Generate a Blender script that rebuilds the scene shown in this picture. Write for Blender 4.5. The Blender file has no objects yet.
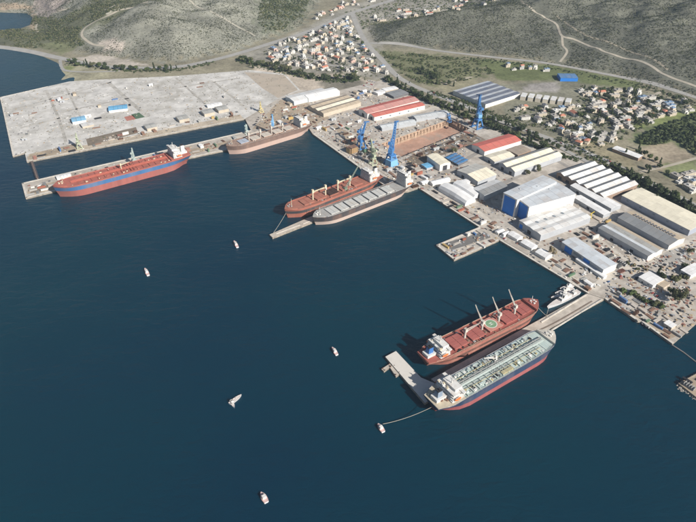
import bpy, bmesh, math, random
import numpy as np
from math import radians, sin, cos, pi, atan2, hypot
from mathutils import Vector, Matrix
from mathutils.geometry import tessellate_polygon
random.seed(7); RNG = np.random.default_rng(7)
SC = bpy.context.scene; COL = SC.collection

# ------------------------------------------------------------------ camera, sky, sun
H = 490.0; F = 600.0; PITCH = radians(36.0); CX, CY = 348.0, 261.0
cam_d = bpy.data.cameras.new('camera'); cam = bpy.data.objects.new('camera', cam_d); COL.objects.link(cam)
cam.location = (0, 0, H); cam.rotation_euler = (pi/2 - PITCH, 0, 0)
cam_d.sensor_width = 36.0; cam_d.lens = 36.0*F/696.0; cam_d.clip_start = 1.0; cam_d.clip_end = 40000.0
SC.camera = cam
SUN_AZ = radians(-44.0); SUN_EL = radians(32.0)
SUNV = Vector((cos(SUN_AZ)*cos(SUN_EL), sin(SUN_AZ)*cos(SUN_EL), sin(SUN_EL)))
W = bpy.data.worlds.new('World'); SC.world = W; W.use_nodes = True
wn = W.node_tree.nodes; wl = W.node_tree.links
sky = wn.new('ShaderNodeTexSky'); sky.sky_type = 'NISHITA'; sky.sun_disc = False
sky.sun_elevation = SUN_EL; sky.sun_rotation = atan2(SUNV.x, SUNV.y); sky.altitude = 400; sky.air_density = 1.0; sky.dust_density = 1.5
bg = wn['Background']; bg.inputs['Strength'].default_value = 0.055; wl.new(sky.outputs['Color'], bg.inputs['Color'])
sd = bpy.data.lights.new('sun', 'SUN'); sd.energy = 5.0; sd.angle = radians(0.53); sd.color = (1.0, 0.94, 0.85)
sun = bpy.data.objects.new('sun', sd); COL.objects.link(sun); sun.location = (800, -700, 900)
sun.rotation_euler = (-SUNV).to_track_quat('-Z', 'Y').to_euler()
SC.view_settings.view_transform = 'Standard'; SC.view_settings.look = 'None'
SC.view_settings.exposure = 0.36; SC.view_settings.gamma = 1.0; SC.view_settings.use_curve_mapping = False
SC.cycles.max_bounces = 5; SC.cycles.volume_bounces = 0; SC.cycles.diffuse_bounces = 2; SC.cycles.glossy_bounces = 2
SC.cycles.use_denoising = True; SC.cycles.caustics_reflective = False; SC.cycles.caustics_refractive = False

# ------------------------------------------------------------------ materials
def lin(h):
    v = [int(h[i:i+2], 16)/255 for i in (0, 2, 4)]
    return tuple(x/12.92 if x <= .04045 else ((x+.055)/1.055)**2.4 for x in v)
MATS = {}
def mat(name, col, rough=.7, var=.25, scale=.15, dirt=None, dirt_amt=.35, dirt_scale=.05, metal=0, rand=0.0, stretch=None, bump=0):
    if name in MATS: return MATS[name]
    if isinstance(col, str): col = lin(col)
    m = bpy.data.materials.new(name); m.use_nodes = True; n = m.node_tree.nodes; l = m.node_tree.links
    b = n['Principled BSDF']; b.inputs['Roughness'].default_value = rough; b.inputs['Metallic'].default_value = metal
    b.inputs['Specular IOR Level'].default_value = .3
    tc = n.new('ShaderNodeTexCoord'); src = tc.outputs['Object']
    oi = n.new('ShaderNodeObjectInfo')
    ad = n.new('ShaderNodeVectorMath'); ad.operation = 'ADD'; l.new(src, ad.inputs[0])
    mu = n.new('ShaderNodeVectorMath'); mu.operation = 'SCALE'; mu.inputs[0].default_value = (317, 211, 97); l.new(oi.outputs['Random'], mu.inputs['Scale'])
    l.new(mu.outputs[0], ad.inputs[1]); src = ad.outputs[0]
    if stretch:
        mp = n.new('ShaderNodeMapping'); mp.inputs['Scale'].default_value = stretch; l.new(src, mp.inputs[0]); src = mp.outputs[0]
    no = n.new('ShaderNodeTexNoise'); no.inputs['Scale'].default_value = scale; no.inputs['Detail'].default_value = 6; no.inputs['Roughness'].default_value = .65
    l.new(src, no.inputs['Vector'])
    mr = n.new('ShaderNodeMapRange'); mr.inputs['From Min'].default_value = .3; mr.inputs['From Max'].default_value = .7
    mr.inputs['To Min'].default_value = 1-var; mr.inputs['To Max'].default_value = 1+var; l.new(no.outputs['Fac'], mr.inputs['Value'])
    rr = n.new('ShaderNodeMapRange'); rr.inputs['To Min'].default_value = 1-rand; rr.inputs['To Max'].default_value = 1+rand; l.new(oi.outputs['Random'], rr.inputs['Value'])
    mm = n.new('ShaderNodeMath'); mm.operation = 'MULTIPLY'; l.new(mr.outputs[0], mm.inputs[0]); l.new(rr.outputs[0], mm.inputs[1])
    mx = n.new('ShaderNodeVectorMath'); mx.operation = 'SCALE'; mx.inputs[0].default_value = col; l.new(mm.outputs[0], mx.inputs['Scale'])
    out = mx.outputs[0]
    if dirt:
        if isinstance(dirt, str): dirt = lin(dirt)
        n2 = n.new('ShaderNodeTexNoise'); n2.inputs['Scale'].default_value = dirt_scale; n2.inputs['Detail'].default_value = 8; n2.inputs['Roughness'].default_value = .72
        l.new(src, n2.inputs['Vector'])
        m2 = n.new('ShaderNodeMapRange'); m2.inputs['From Min'].default_value = .46; m2.inputs['From Max'].default_value = .66; m2.inputs['To Max'].default_value = dirt_amt
        l.new(n2.outputs['Fac'], m2.inputs['Value'])
        mi = n.new('ShaderNodeMix'); mi.data_type = 'RGBA'; l.new(m2.outputs[0], mi.inputs['Factor']); l.new(out, mi.inputs['A']); mi.inputs['B'].default_value = (*dirt, 1)
        out = mi.outputs['Result']
    l.new(out, b.inputs['Base Color'])
    if bump:
        bp = n.new('ShaderNodeBump'); bp.inputs['Strength'].default_value = bump; bp.inputs['Distance'].default_value = .5
        l.new(no.outputs['Fac'], bp.inputs['Height']); l.new(bp.outputs[0], b.inputs['Normal'])
    MATS[name] = m; return m

# ------------------------------------------------------------------ pixels to points
def rayd(u, v):
    x = (u-CX)/F; y = (v-CY)/F
    return (x, cos(PITCH)-y*sin(PITCH), -(sin(PITCH)+y*cos(PITCH)))
def P(u, v, z=2.5):
    d = rayd(u, v); t = (z-H)/d[2]
    return Vector((d[0]*t, d[1]*t, z))
def uv(p):
    x, y, z = p[0], p[1], p[2]-H
    dep = y*cos(PITCH)-z*sin(PITCH); up = y*sin(PITCH)+z*cos(PITCH)
    return (CX+F*x/dep, CY-F*up/dep)
def poly(px, z=2.5): return [tuple(P(a, b, z))[:2] for a, b in px]
def inside(X, Y, pg):
    X = np.asarray(X); Y = np.asarray(Y); r = np.zeros(X.shape, bool); n = len(pg)
    for i in range(n):
        x1, y1 = pg[i]; x2, y2 = pg[(i+1) % n]
        if y1 == y2: continue
        c = ((y1 > Y) != (y2 > Y)) & (X < (x2-x1)*(Y-y1)/(y2-y1)+x1); r ^= c
    return r
def edist(X, Y, pg, closed=True):
    X = np.asarray(X, float); Y = np.asarray(Y, float); D = np.full(X.shape, 1e18); n = len(pg)
    for i in range(n if closed else n-1):
        x1, y1 = pg[i]; x2, y2 = pg[(i+1) % n]; dx, dy = x2-x1, y2-y1
        t = np.clip(((X-x1)*dx+(Y-y1)*dy)/max(dx*dx+dy*dy, 1e-9), 0, 1)
        D = np.minimum(D, (X-x1-t*dx)**2+(Y-y1-t*dy)**2)
    return np.sqrt(D)
def sdist(X, Y, pg): return np.where(inside(X, Y, pg), 1, -1)*edist(X, Y, pg)

# ------------------------------------------------------------------ coast and terrain heights
COAST_PX = [(-100,46),(0,49),(20,52),(40,57),(54,63),(58,67),(58,71),(62,75),(52,84),(60,82),(71,78),(70,82),(48,87),(0,98),(2,106),(13,157),
 (25,153.5),(27,162.5),(245,119.5),(251,131),(22,184),(26,199),(190,158.5),(225,151),(308,127.5),(313,135),(395,194),(408,192),(418,188.5),(479,228),(436,246),(454,261),
 (499,241),(588,294.5),(604,299.5),(637,322),(641,322.5),(672,345),(697,323),(725,320),(735,350),(697,374),(678,384),(697,399),(800,470)]
COAST = poly(COAST_PX, 1.0)
LAND = [(-9000, 1500), (-2500, 1500)]+COAST+[(900, 330), (9000, -800), (9000, 9000), (-9000, 9000)]
LAKE = poly([(-60,14),(0,12),(26,13),(31,17),(29,24),(18,28),(0,30),(-60,34)], 2)
LHILL = poly([(75,50),(112,56),(172,62),(238,49),(300,27),(316,5)], 4)+[(-60, 2600), (-200, 6000), (-2600, 6000), (-1600, 2600)]
LHILL2 = [P(75,50,4)[:2], P(62,22,4)[:2]]
RHILL = poly([(366,26),(376,43),(440,48),(520,57),(610,74),(697,97)], 6)+[(1500, 1250), (5000, 900), (6000, 6000), (900, 6000), (560, 2500), (330, 2020)]
DOCK_PX = [(381,143.5),(450,119),(470,128.5),(402,157)]
DOCK = poly(DOCK_PX)
def axis(a, b, step, lo, hi):
    core = np.arange(a, b+.1, step); out = []; s = step*1.5; x = a
    while x > lo: x -= s; s *= 1.25; out.append(x)
    left = out[::-1]; out = []; s = step*1.5; x = core[-1]
    while x < hi: x += s; s *= 1.25; out.append(x)
    return np.concatenate([left, core, out])
GX = axis(-1500, 1400, 8, -5000, 5000); GY = axis(300, 2700, 8, -600, 5200)
XX, YY = np.meshgrid(GX, GY)
def fbm(X, Y, s, seed, oct=4):
    r = np.random.default_rng(seed); o = np.zeros_like(X, dtype=float); a = 1.0; t = 0
    for k in range(oct):
        for j in range(4):
            th = r.uniform(0, 2*pi); ph = r.uniform(0, 2*pi); w = 2*pi/s*r.uniform(.7, 1.4)
            o += a*np.sin((X*cos(th)+Y*sin(th))*w+ph)/2; 
        t += a; a *= .5; s *= .47
    return o/t
dc = sdist(XX, YY, LAND); dl = -sdist(XX, YY, LAKE)
ZZ = np.clip((dc-8)*.12, -6, 2.0)+np.clip(dc-420, 0, 900)*.012
dL = np.clip(sdist(XX, YY, LHILL), 0, None); dR = np.clip(sdist(XX, YY, RHILL), 0, None)
hilln = fbm(XX, YY, 420, 3)
ZL = 190*(1-np.exp(-dL/520.))*(1+.30*hilln); ZR = 170*(1-np.exp(-dR/600.))*(1+.34*fbm(XX, YY, 380, 5))
ZZ = ZZ+np.clip(ZL, 0, None)+np.clip(ZR, 0, None)+np.where(dc > 200, fbm(XX, YY, 60, 9)*.5, 0)*np.clip((dL+dR)/60, .15, 6)
ZZ = np.where(dl < 60, np.minimum(ZZ, np.clip((dl-5)*.25, -4, 15)+0.3), ZZ)
ZZ = np.where(sdist(XX, YY, DOCK) > -14, -16., ZZ)
def G(x, y):
    x = np.atleast_1d(np.asarray(x, float)); y = np.atleast_1d(np.asarray(y, float))
    i = np.clip(np.searchsorted(GX, x)-1, 0, len(GX)-2); j = np.clip(np.searchsorted(GY, y)-1, 0, len(GY)-2)
    fx = np.clip((x-GX[i])/(GX[i+1]-GX[i]), 0, 1); fy = np.clip((y-GY[j])/(GY[j+1]-GY[j]), 0, 1)
    return (ZZ[j, i]*(1-fx)+ZZ[j, i+1]*fx)*(1-fy)+(ZZ[j+1, i]*(1-fx)+ZZ[j+1, i+1]*fx)*fy
def PG(u, v):
    d = rayd(u, v); ts = np.arange(300, 5200, 4.0); z = H+d[2]*ts; g = G(d[0]*ts, d[1]*ts)
    k = int(np.argmax(z < g)); 
    if not (z < g).any(): k = len(ts)-1
    a, b = (z-g)[k-1], (z-g)[k]; t = ts[k-1]+(ts[1]-ts[0])*a/(a-b+1e-9)
    return Vector((d[0]*t, d[1]*t, float(G(d[0]*t, d[1]*t)[0])))
def gz(x, y): return float(G(x, y)[0])

# ------------------------------------------------------------------ mesh collecting
class MB:
    def __init__(s): s.v = []; s.f = []; s.m = []
    def add(s, vs, fs, mi=0):
        o = len(s.v); s.v += [tuple(p) for p in vs]; s.f += [tuple(i+o for i in f) for f in fs]; s.m += [mi]*len(fs); return s
    def box(s, x0, x1, y0, y1, z0, z1, mi=0, top=None):
        t = top or (0, 0, 0, 0)
        vs = [(x0,y0,z0),(x1,y0,z0),(x1,y1,z0),(x0,y1,z0),(x0+t[0],y0+t[2],z1),(x1-t[1],y0+t[2],z1),(x1-t[1],y1-t[3],z1),(x0+t[0],y1-t[3],z1)]
        return s.add(vs, [(0,3,2,1),(4,5,6,7),(0,1,5,4),(1,2,6,5),(2,3,7,6),(3,0,4,7)], mi)
    def cbox(s, c, d, mi=0, rz=0):
        x, y, z = d[0]/2, d[1]/2, d[2]/2; ca, sa = cos(rz), sin(rz)
        vs = [(c[0]+a*x*ca-b*y*sa, c[1]+a*x*sa+b*y*ca, c[2]+e*z) for e in (-1, 1) for a, b in ((-1,-1),(1,-1),(1,1),(-1,1))]
        return s.add(vs, [(0,3,2,1),(4,5,6,7),(0,1,5,4),(1,2,6,5),(2,3,7,6),(3,0,4,7)], mi)
    def bar(s, a, b, w, mi=0, w2=None, n=4):
        a = Vector(a); b = Vector(b); d = (b-a)
        if d.length < 1e-6: return s
        d.normalize(); up = Vector((0, 0, 1)) if abs(d.z) < .95 else Vector((1, 0, 0))
        p = d.cross(up).normalized(); q = d.cross(p); w2 = w if w2 is None else w2; vs = []
        for c, r in ((a, w/2), (b, w2/2)):
            for k in range(n):
                t = 2*pi*(k+.5)/n; vs.append(c+(p*cos(t)+q*sin(t))*r*(1.414 if n == 4 else 1))
        fs = [(k, (k+1) % n, n+(k+1) % n, n+k) for k in range(n)]+[tuple(range(n))[::-1], tuple(range(n, 2*n))]
        return s.add(vs, fs, mi)
    def cyl(s, c, r, z0, z1, mi=0, n=10, r2=None):
        r2 = r if r2 is None else r2
        vs = [(c[0]+q*cos(2*pi*k/n), c[1]+q*sin(2*pi*k/n), z) for q, z in ((r, z0), (r2, z1)) for k in range(n)]
        return s.add(vs, [(k, (k+1) % n, n+(k+1) % n, n+k) for k in range(n)]+[tuple(range(n))[::-1], tuple(range(n, 2*n))], mi)
    def mesh(s, name, mats):
        me = bpy.data.meshes.new(name); me.from_pydata(s.v, [], s.f)
        for m in (mats if isinstance(mats, (list, tuple)) else [mats]): me.materials.append(m)
        me.polygons.foreach_set('material_index', s.m); me.update(); return me
    def build(s, name, mats, parent=None): return link(name, s.mesh(name, mats), parent)
def link(name, me, parent=None, loc=None, rz=None):
    o = bpy.data.objects.new(name, me); COL.objects.link(o)
    if parent: o.parent = parent
    if loc is not None: o.location = loc
    if rz is not None: o.rotation_euler = (0, 0, rz)
    return o
def tag(o, label=None, cat=None, group=None, kind=None):
    if label: o['label'] = label
    if cat: o['category'] = cat
    if group: o['group'] = group
    if kind: o['kind'] = kind
    return o
def empty(name, loc, rz=0, **k):
    o = link(name, None, None, loc, rz); o.empty_display_size = 2; return tag(o, **k) if k else o
def lattice(mb, a, b, w0, w1, n, mi=0, t=.35):
    a = Vector(a); b = Vector(b); d = (b-a).normalized(); up = Vector((0, 0, 1)) if abs(d.z) < .95 else Vector((1, 0, 0))
    p = d.cross(up).normalized(); q = d.cross(p).normalized(); R = []
    for k in range(n+1):
        f = k/n; c = a.lerp(b, f); w = (w0+(w1-w0)*f)/2
        R.append([c+p*w+q*w, c-p*w+q*w, c-p*w-q*w, c+p*w-q*w])
    for j in range(4):
        mb.bar(R[0][j], R[n][j], t, mi)
        for k in range(n): mb.bar(R[k][j], R[k+1][(j+1) % 4], t*.7, mi)
ONES = ['zeroth','first','second','third','fourth','fifth','sixth','seventh','eighth','ninth','tenth','eleventh','twelfth','thirteenth','fourteenth','fifteenth','sixteenth','seventeenth','eighteenth','nineteenth']
TENS = {2:'twent',3:'thirt',4:'fort',5:'fift',6:'sixt',7:'sevent',8:'eight',9:'ninet'}
def ordw(n):
    if n < 20: return ONES[n]
    if n >= 100: return 'hundred and '+ordw(n-100) if n > 100 else 'hundredth'
    return TENS[n//10]+('ieth' if n % 10 == 0 else 'y-'+ONES[n % 10])
RANK = {}
def ranked(o, phrase, pos): RANK.setdefault(phrase, []).append((uv(pos)[0], o))
def finish_ranks():
    for ph, L in RANK.items():
        L.sort(key=lambda q: q[0])
        for i, (_, o) in enumerate(L):
            if len(L) == 1: o['label'] = 'only one of the '+ph
            else: o['label'] = ('leftmost' if i == 0 else 'rightmost' if i == len(L)-1 else ordw(i+1)+' from left')+' of the '+ph
FOOT = []      # footprints already taken: (x, y, radius)
def free(x, y, r): return all((x-a)**2+(y-b)**2 > (r+c)**2 for a, b, c in FOOT)
def take_rect(cx, cy, lx, ly, rz):
    s = max(4, min(lx, ly)); nx = max(1, round(lx/s)); ny = max(1, round(ly/s))
    for i in range(nx):
        for j in range(ny):
            a = (i+.5)/nx*lx-lx/2; b = (j+.5)/ny*ly-ly/2
            FOOT.append((cx+a*cos(rz)-b*sin(rz), cy+a*sin(rz)+b*cos(rz), .6*s))

# ------------------------------------------------------------------ the sea
def sea_material():
    m = bpy.data.materials.new('sea_water'); m.use_nodes = True; n = m.node_tree.nodes; l = m.node_tree.links; b = n['Principled BSDF']
    tc = n.new('ShaderNodeTexCoord')
    n0 = n.new('ShaderNodeTexNoise'); n0.inputs['Scale'].default_value = .0016; n0.inputs['Detail'].default_value = 4; l.new(tc.outputs['Object'], n0.inputs['Vector'])
    cr = n.new('ShaderNodeValToRGB'); cr.color_ramp.elements[0].position = .3; cr.color_ramp.elements[1].position = .7
    cr.color_ramp.elements[0].color = (.0006, .020, .046, 1); cr.color_ramp.elements[1].color = (.0010, .036, .050, 1)
    l.new(n0.outputs['Fac'], cr.inputs['Fac']); l.new(cr.outputs[0], b.inputs['Base Color'])
    b.inputs['Roughness'].default_value = .22; b.inputs['IOR'].default_value = 1.33
    mp = n.new('ShaderNodeMapping'); mp.inputs['Rotation'].default_value = (0, 0, .5); mp.inputs['Scale'].default_value = (1, 2.1, 1); l.new(tc.outputs['Object'], mp.inputs[0])
    n1 = n.new('ShaderNodeTexNoise'); n1.inputs['Scale'].default_value = .05; n1.inputs['Detail'].default_value = 7; n1.inputs['Roughness'].default_value = .6; n1.inputs['Distortion'].default_value = .4
    l.new(mp.outputs[0], n1.inputs['Vector'])
    n2 = n.new('ShaderNodeTexNoise'); n2.inputs['Scale'].default_value = .011; n2.inputs['Detail'].default_value = 3; l.new(tc.outputs['Object'], n2.inputs['Vector'])
    st = n.new('ShaderNodeMapRange'); st.inputs['From Min'].default_value = .35; st.inputs['From Max'].default_value = .65; st.inputs['To Min'].default_value = .35; st.inputs['To Max'].default_value = .95
    l.new(n2.outputs['Fac'], st.inputs['Value'])
    bp = n.new('ShaderNodeBump'); bp.inputs['Distance'].default_value = 2.4; l.new(st.outputs[0], bp.inputs['Strength']); l.new(n1.outputs['Fac'], bp.inputs['Height']); l.new(bp.outputs[0], b.inputs['Normal'])
    return m
s = 4500
SEA_SIZE = s; M_sea = sea_material()

# ------------------------------------------------------------------ the terrain sheet
def zone(px, z=5, hill=False): return [tuple(PG(a, b))[:2] for a, b in px]
ZC = np.empty(XX.shape+(3,)); ZC[:] = (.24, .22, .16)
def paint(pg, col, feather=10, wob=10):
    lo = np.array(pg).min(0)-60; hi = np.array(pg).max(0)+60
    k = (XX > lo[0]) & (XX < hi[0]) & (YY > lo[1]) & (YY < hi[1])
    if not k.any(): return
    d = sdist(XX[k], YY[k], pg)+wob*fbm(XX[k], YY[k], 45, 21)
    w = np.clip(d/feather+.5, 0, 1)[:, None]; ZC[k] = ZC[k]*(1-w)+np.array(col)*w
paint([tuple(p) for p in LHILL], (.22, .22, .185), 30, 25)
paint([tuple(p) for p in RHILL], (.14, .142, .115), 30, 25)
paint(zone([(-60,33),(0,31),(30,28),(32,17),(60,18),(85,5),(130,-30),(160,-60),(160,0),(110,22),(82,30),(85,45),(60,50),(0,45),(-60,40)]), (.125, .13, .085), 30, 20)
paint(zone([(40,45),(62,38),(75,48),(60,55)]), (.19, .20, .11), 20, 15)
paint(zone([(30,2),(60,-12),(80,-10),(60,10),(48,18),(36,16)]), (.36, .31, .28), 20, 20)
paint(zone([(0,10),(28,9),(34,14),(30,26),(34,30),(38,20),(30,6),(0,4)]), (.42, .33, .24), 12, 6)
paint(zone([(76,58),(100,53),(128,60),(150,66),(120,65),(95,65)]), (.42, .38, .33), 8, 8)
paint(zone([(98,42),(112,39),(128,46),(120,52),(106,49)]), (.50, .44, .38), 10, 8)
paint(zone([(105,10),(116,4),(119,9),(108,14)]), (.46, .43, .36), 10, 6)
paint(zone([(255,20),(262,-10),(312,-10),(306,18),(285,32),(262,33)]), (.16, .17, .125), 30, 25)
paint(zone([(60,66),(100,66),(112,78),(60,86)]), (.33, .31, .22), 10, 8)
paint(zone([(62,66),(75,66),(70,72),(62,70)]), (.20, .22, .10), 8, 6)
paint(zone([(240,55),(270,44),(310,26),(345,6),(420,-12),(520,-12),(492,4),(420,14),(368,24),(376,40),(400,72),(380,80),(345,74),(300,72),(262,66)]), (.29, .275, .235), 20, 12)
paint(zone([(376,50),(440,55),(480,60),(500,72),(470,82),(438,86),(420,84),(398,72)]), (.16, .165, .095), 15, 20)
paint(zone([(470,58),(560,66),(640,82),(640,90),(560,82),(500,80)]), (.13, .15, .07), 12, 10)
paint(zone([(436,82),(470,76),(480,84),(446,94)]), (.27, .25, .17), 8, 6)
paint(zone([(500,84),(560,80),(640,92),(697,106),(697,112),(650,120),(628,132),(600,150),(556,138),(505,118)]), (.21, .205, .155), 14, 14)
paint(zone([(530,84),(556,82),(560,92),(520,92)]), (.34, .32, .30), 6, 6)
paint(zone([(655,118),(697,108),(720,120),(720,150),(655,150),(630,140)]), (.13, .155, .075), 14, 12)
paint(zone([(626,128),(655,118),(672,114),(697,106),(697,113),(664,124)]), (.19, .22, .09), 8, 6)
paint(zone([(640,148),(672,142),(697,160),(697,166),(660,172),(645,166)]), (.33, .28, .21), 6, 5)
paint(zone([(660,165),(697,160),(697,175),(668,178)]), (.20, .22, .11), 8, 6)
paint(zone([(575,140),(612,140),(640,168),(600,158)]), (.27, .24, .16), 10, 8)
paint(zone([(255,66),(300,75),(340,74),(378,82),(300,92),(250,84)]), (.46, .40, .33), 10, 8)
paint(zone([(318,82),(350,76),(365,82),(358,94),(330,94)]), (.20, .185, .15), 8, 6)
def terrain_material():
    m = bpy.data.materials.new('terrain'); m.use_nodes = True; n = m.node_tree.nodes; l = m.node_tree.links; b = n['Principled BSDF']
    b.inputs['Roughness'].default_value = .95; b.inputs['Specular IOR Level'].default_value = .1
    at = n.new('ShaderNodeAttribute'); at.attribute_name = 'cover'; tc = n.new('ShaderNodeTexCoord')
    a = n.new('ShaderNodeTexNoise'); a.inputs['Scale'].default_value = .012; a.inputs['Detail'].default_value = 9; a.inputs['Roughness'].default_value = .75; l.new(tc.outputs['Object'], a.inputs['Vector'])
    m1 = n.new('ShaderNodeMapRange'); m1.inputs['From Min'].default_value = .32; m1.inputs['From Max'].default_value = .68; m1.inputs['To Min'].default_value = .62; m1.inputs['To Max'].default_value = 1.38; l.new(a.outputs['Fac'], m1.inputs['Value'])
    c = n.new('ShaderNodeTexVoronoi'); c.inputs['Scale'].default_value = .16; l.new(tc.outputs['Object'], c.inputs['Vector'])
    m2 = n.new('ShaderNodeMapRange'); m2.inputs['From Max'].default_value = .7; m2.inputs['To Min'].default_value = .8; m2.inputs['To Max'].default_value = 1.15; l.new(c.outputs['Distance'], m2.inputs['Value'])
    mm = n.new('ShaderNodeMath'); mm.operation = 'MULTIPLY'; l.new(m1.outputs[0], mm.inputs[0]); l.new(m2.outputs[0], mm.inputs[1])
    x = n.new('ShaderNodeVectorMath'); x.operation = 'SCALE'; l.new(at.outputs['Color'], x.inputs[0]); l.new(mm.outputs[0], x.inputs['Scale']); l.new(x.outputs[0], b.inputs['Base Color'])
    return m
def build_terrain():
    ny, nx = XX.shape; v = np.stack([XX.ravel(), YY.ravel(), ZZ.ravel()], 1)
    i = np.arange(ny*nx).reshape(ny, nx); f = np.stack([i[:-1, :-1], i[:-1, 1:], i[1:, 1:], i[1:, :-1]], -1).reshape(-1, 4)
    keep = (ZZ.ravel()[f] > -5.9).any(1); f = f[keep]
    me = bpy.data.meshes.new('terrain'); me.vertices.add(len(v)); me.vertices.foreach_set('co', v.ravel())
    me.loops.add(f.size); me.loops.foreach_set('vertex_index', f.ravel()); me.polygons.add(len(f)); me.polygons.foreach_set('loop_start', np.arange(len(f))*4)
    me.update(calc_edges=True); me.validate()
    at = me.attributes.new('cover', 'FLOAT_COLOR', 'POINT'); at.data.foreach_set('color', np.concatenate([ZC.reshape(-1, 3), np.ones((len(v), 1))], 1).ravel())
    me.polygons.foreach_set('use_smooth', np.ones(len(me.polygons), bool))
    me.materials.append(terrain_material()); tag(link('terrain', me), kind='structure')
build_terrain()

# ------------------------------------------------------------------ flat sheets, quays, piers
def sheet(name, pts, z, m, holes=(), depth=None, mwall=None, kind='structure', parent=None, **k):
    lists = [[Vector((p[0], p[1], 0)) for p in pts]]+[[Vector((p[0], p[1], 0)) for p in h] for h in holes]
    tris = tessellate_polygon(lists); flat = [p for q in lists for p in q]; mb = MB()
    fs = []
    for t in tris:
        a, b, c = (flat[i] for i in t)
        fs.append(tuple(t) if (b-a).cross(c-a).z > 0 else tuple(t[::-1]))
    mb.add([(p.x, p.y, z) for p in flat], fs, 0)
    if depth is not None:
        for q in lists:
            n = len(q)
            area = sum(q[i].x*q[(i+1) % n].y-q[(i+1) % n].x*q[i].y for i in range(n))
            if (area < 0) != (q is not lists[0]): q = q[::-1]
            for i in range(n):
                a, b = q[i], q[(i+1) % n]
                mb.add([(a.x, a.y, depth), (b.x, b.y, depth), (b.x, b.y, z), (a.x, a.y, z)], [(0, 1, 2, 3)], 1)
    o = mb.build(name, [m, mwall or m], parent)
    return tag(o, kind=kind, **k) if not parent else o
sheet('sea', [(-SEA_SIZE, 900-SEA_SIZE), (SEA_SIZE, 900-SEA_SIZE), (SEA_SIZE, 900+SEA_SIZE), (-SEA_SIZE, 900+SEA_SIZE)], 0, M_sea, holes=[DOCK])
M_yard = mat('yard_concrete', (.49, .45, .40), .9, .24, .09, (.29, .25, .21), .8, .035)
M_fill = mat('pale_fill', (.58, .565, .54), .95, .26, .035, (.36, .34, .30), .8, .022)
M_apron = mat('apron_concrete', (.50, .43, .34), .9, .2, .05, (.30, .24, .19), .5, .06)
M_wall = mat('quay_wall', (.34, .30, .25), .9, .3, .2, (.08, .07, .06), .6, .15)
M_pier = mat('pier_concrete', (.52, .47, .41), .9, .16, .08, (.30, .26, .22), .6, .07)
M_capping = mat('quay_capping', (.60, .56, .50), .85, .2, .1)
M_dockfloor = mat('dock_floor', (.44, .27, .20), .9, .25, .06, (.34, .31, .27), .6, .05)
M_dockwall = mat('dock_wall', (.42, .31, .23), .9, .3, .1, (.26, .17, .12), .6, .12)
M_soil = mat('brown_soil', (.40, .33, .25), .95, .25, .03, (.25, .19, .14), .6, .04)
M_dark_soil = mat('dark_soil', (.20, .165, .13), .95, .3, .05, (.30, .25, .2), .5, .06)
M_road = mat('asphalt_road', (.36, .35, .33), .9, .12, .05)
M_track = mat('dirt_track', (.42, .38, .31), .95, .15, .05)
cp = COAST
iC = lambda px: COAST_PX.index(px)
slab_px = COAST_PX[iC((70,82)):iC((245,119.5))+1]+[(278,99),(300,90),(270,72),(250,70),(176,76),(112,79)]
slab_w = [cp[i] for i in range(iC((70,82)), iC((245,119.5))+1)]+poly([(278,99),(300,90),(285,74),(250,70),(176,76),(112,79)])
sheet('reclaimed_ground', slab_w, 2.6, M_fill, depth=-6, mwall=M_wall)
yard_w = [cp[i] for i in range(iC((245,119.5)), iC((697,323))+1)]+poly([(725,300),(760,290),(760,262),(697,228),(640,194),(600,170),(560,150),(520,135),(480,122),(452,112),(428,98),(400,84),(382,80),(340,90),(300,90),(278,99)])
sheet('shipyard_ground', yard_w, 2.5, M_yard, holes=[DOCK], depth=-6, mwall=M_wall)
right_w = [cp[i] for i in range(iC((725,320)), len(cp))]+poly([(900,470),(900,330),(760,330)])
sheet('far_quay', right_w, 2.5, M_soil, depth=-6, mwall=M_wall)
# pale capping stones along the water's edge, one strip for each straight quay
def capping(a, b, w=3.0, z=2.5, inward=1):
    A, B = P(*a, 1.0), P(*b, 1.0); d = (B-A); d.z = 0; L = d.length; d.normalize(); n = Vector((-d.y, d.x, 0))*inward
    A = A+d*.5; B = B-d*.5; q = [A, B, B+n*w, A+n*w]
    mb = MB(); mb.add([(p.x, p.y, z-.4) for p in q]+[(p.x, p.y, z+.45) for p in q], [(4,5,6,7),(0,1,5,4),(1,2,6,5),(2,3,7,6),(3,0,4,7)] if inward > 0 else [(7,6,5,4),(4,5,1,0),(5,6,2,1),(6,7,3,2),(7,4,0,3)])
    return tag(mb.build('quay_capping', M_capping), kind='structure')
for a, b in [((313,135),(395,194)),((418,188.5),(479,228)),((499,241),(588,294.5)),((604,299.5),(637,322)),((641,322.5),(672,345)),((27,162.5),(245,119.5)),((251,131),(22,184)),((26,199),(190,158.5)),((190,158.5),(225,151)),((22,184),(26,199)),((2,106),(13,157)),((0,98),(2,106)),((48,87),(0,98)),((225,151),(308,127.5)),((436,246),(454,261)),((479,228),(436,246)),((454,261),(499,241))]:
    capping(a, b)
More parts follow.
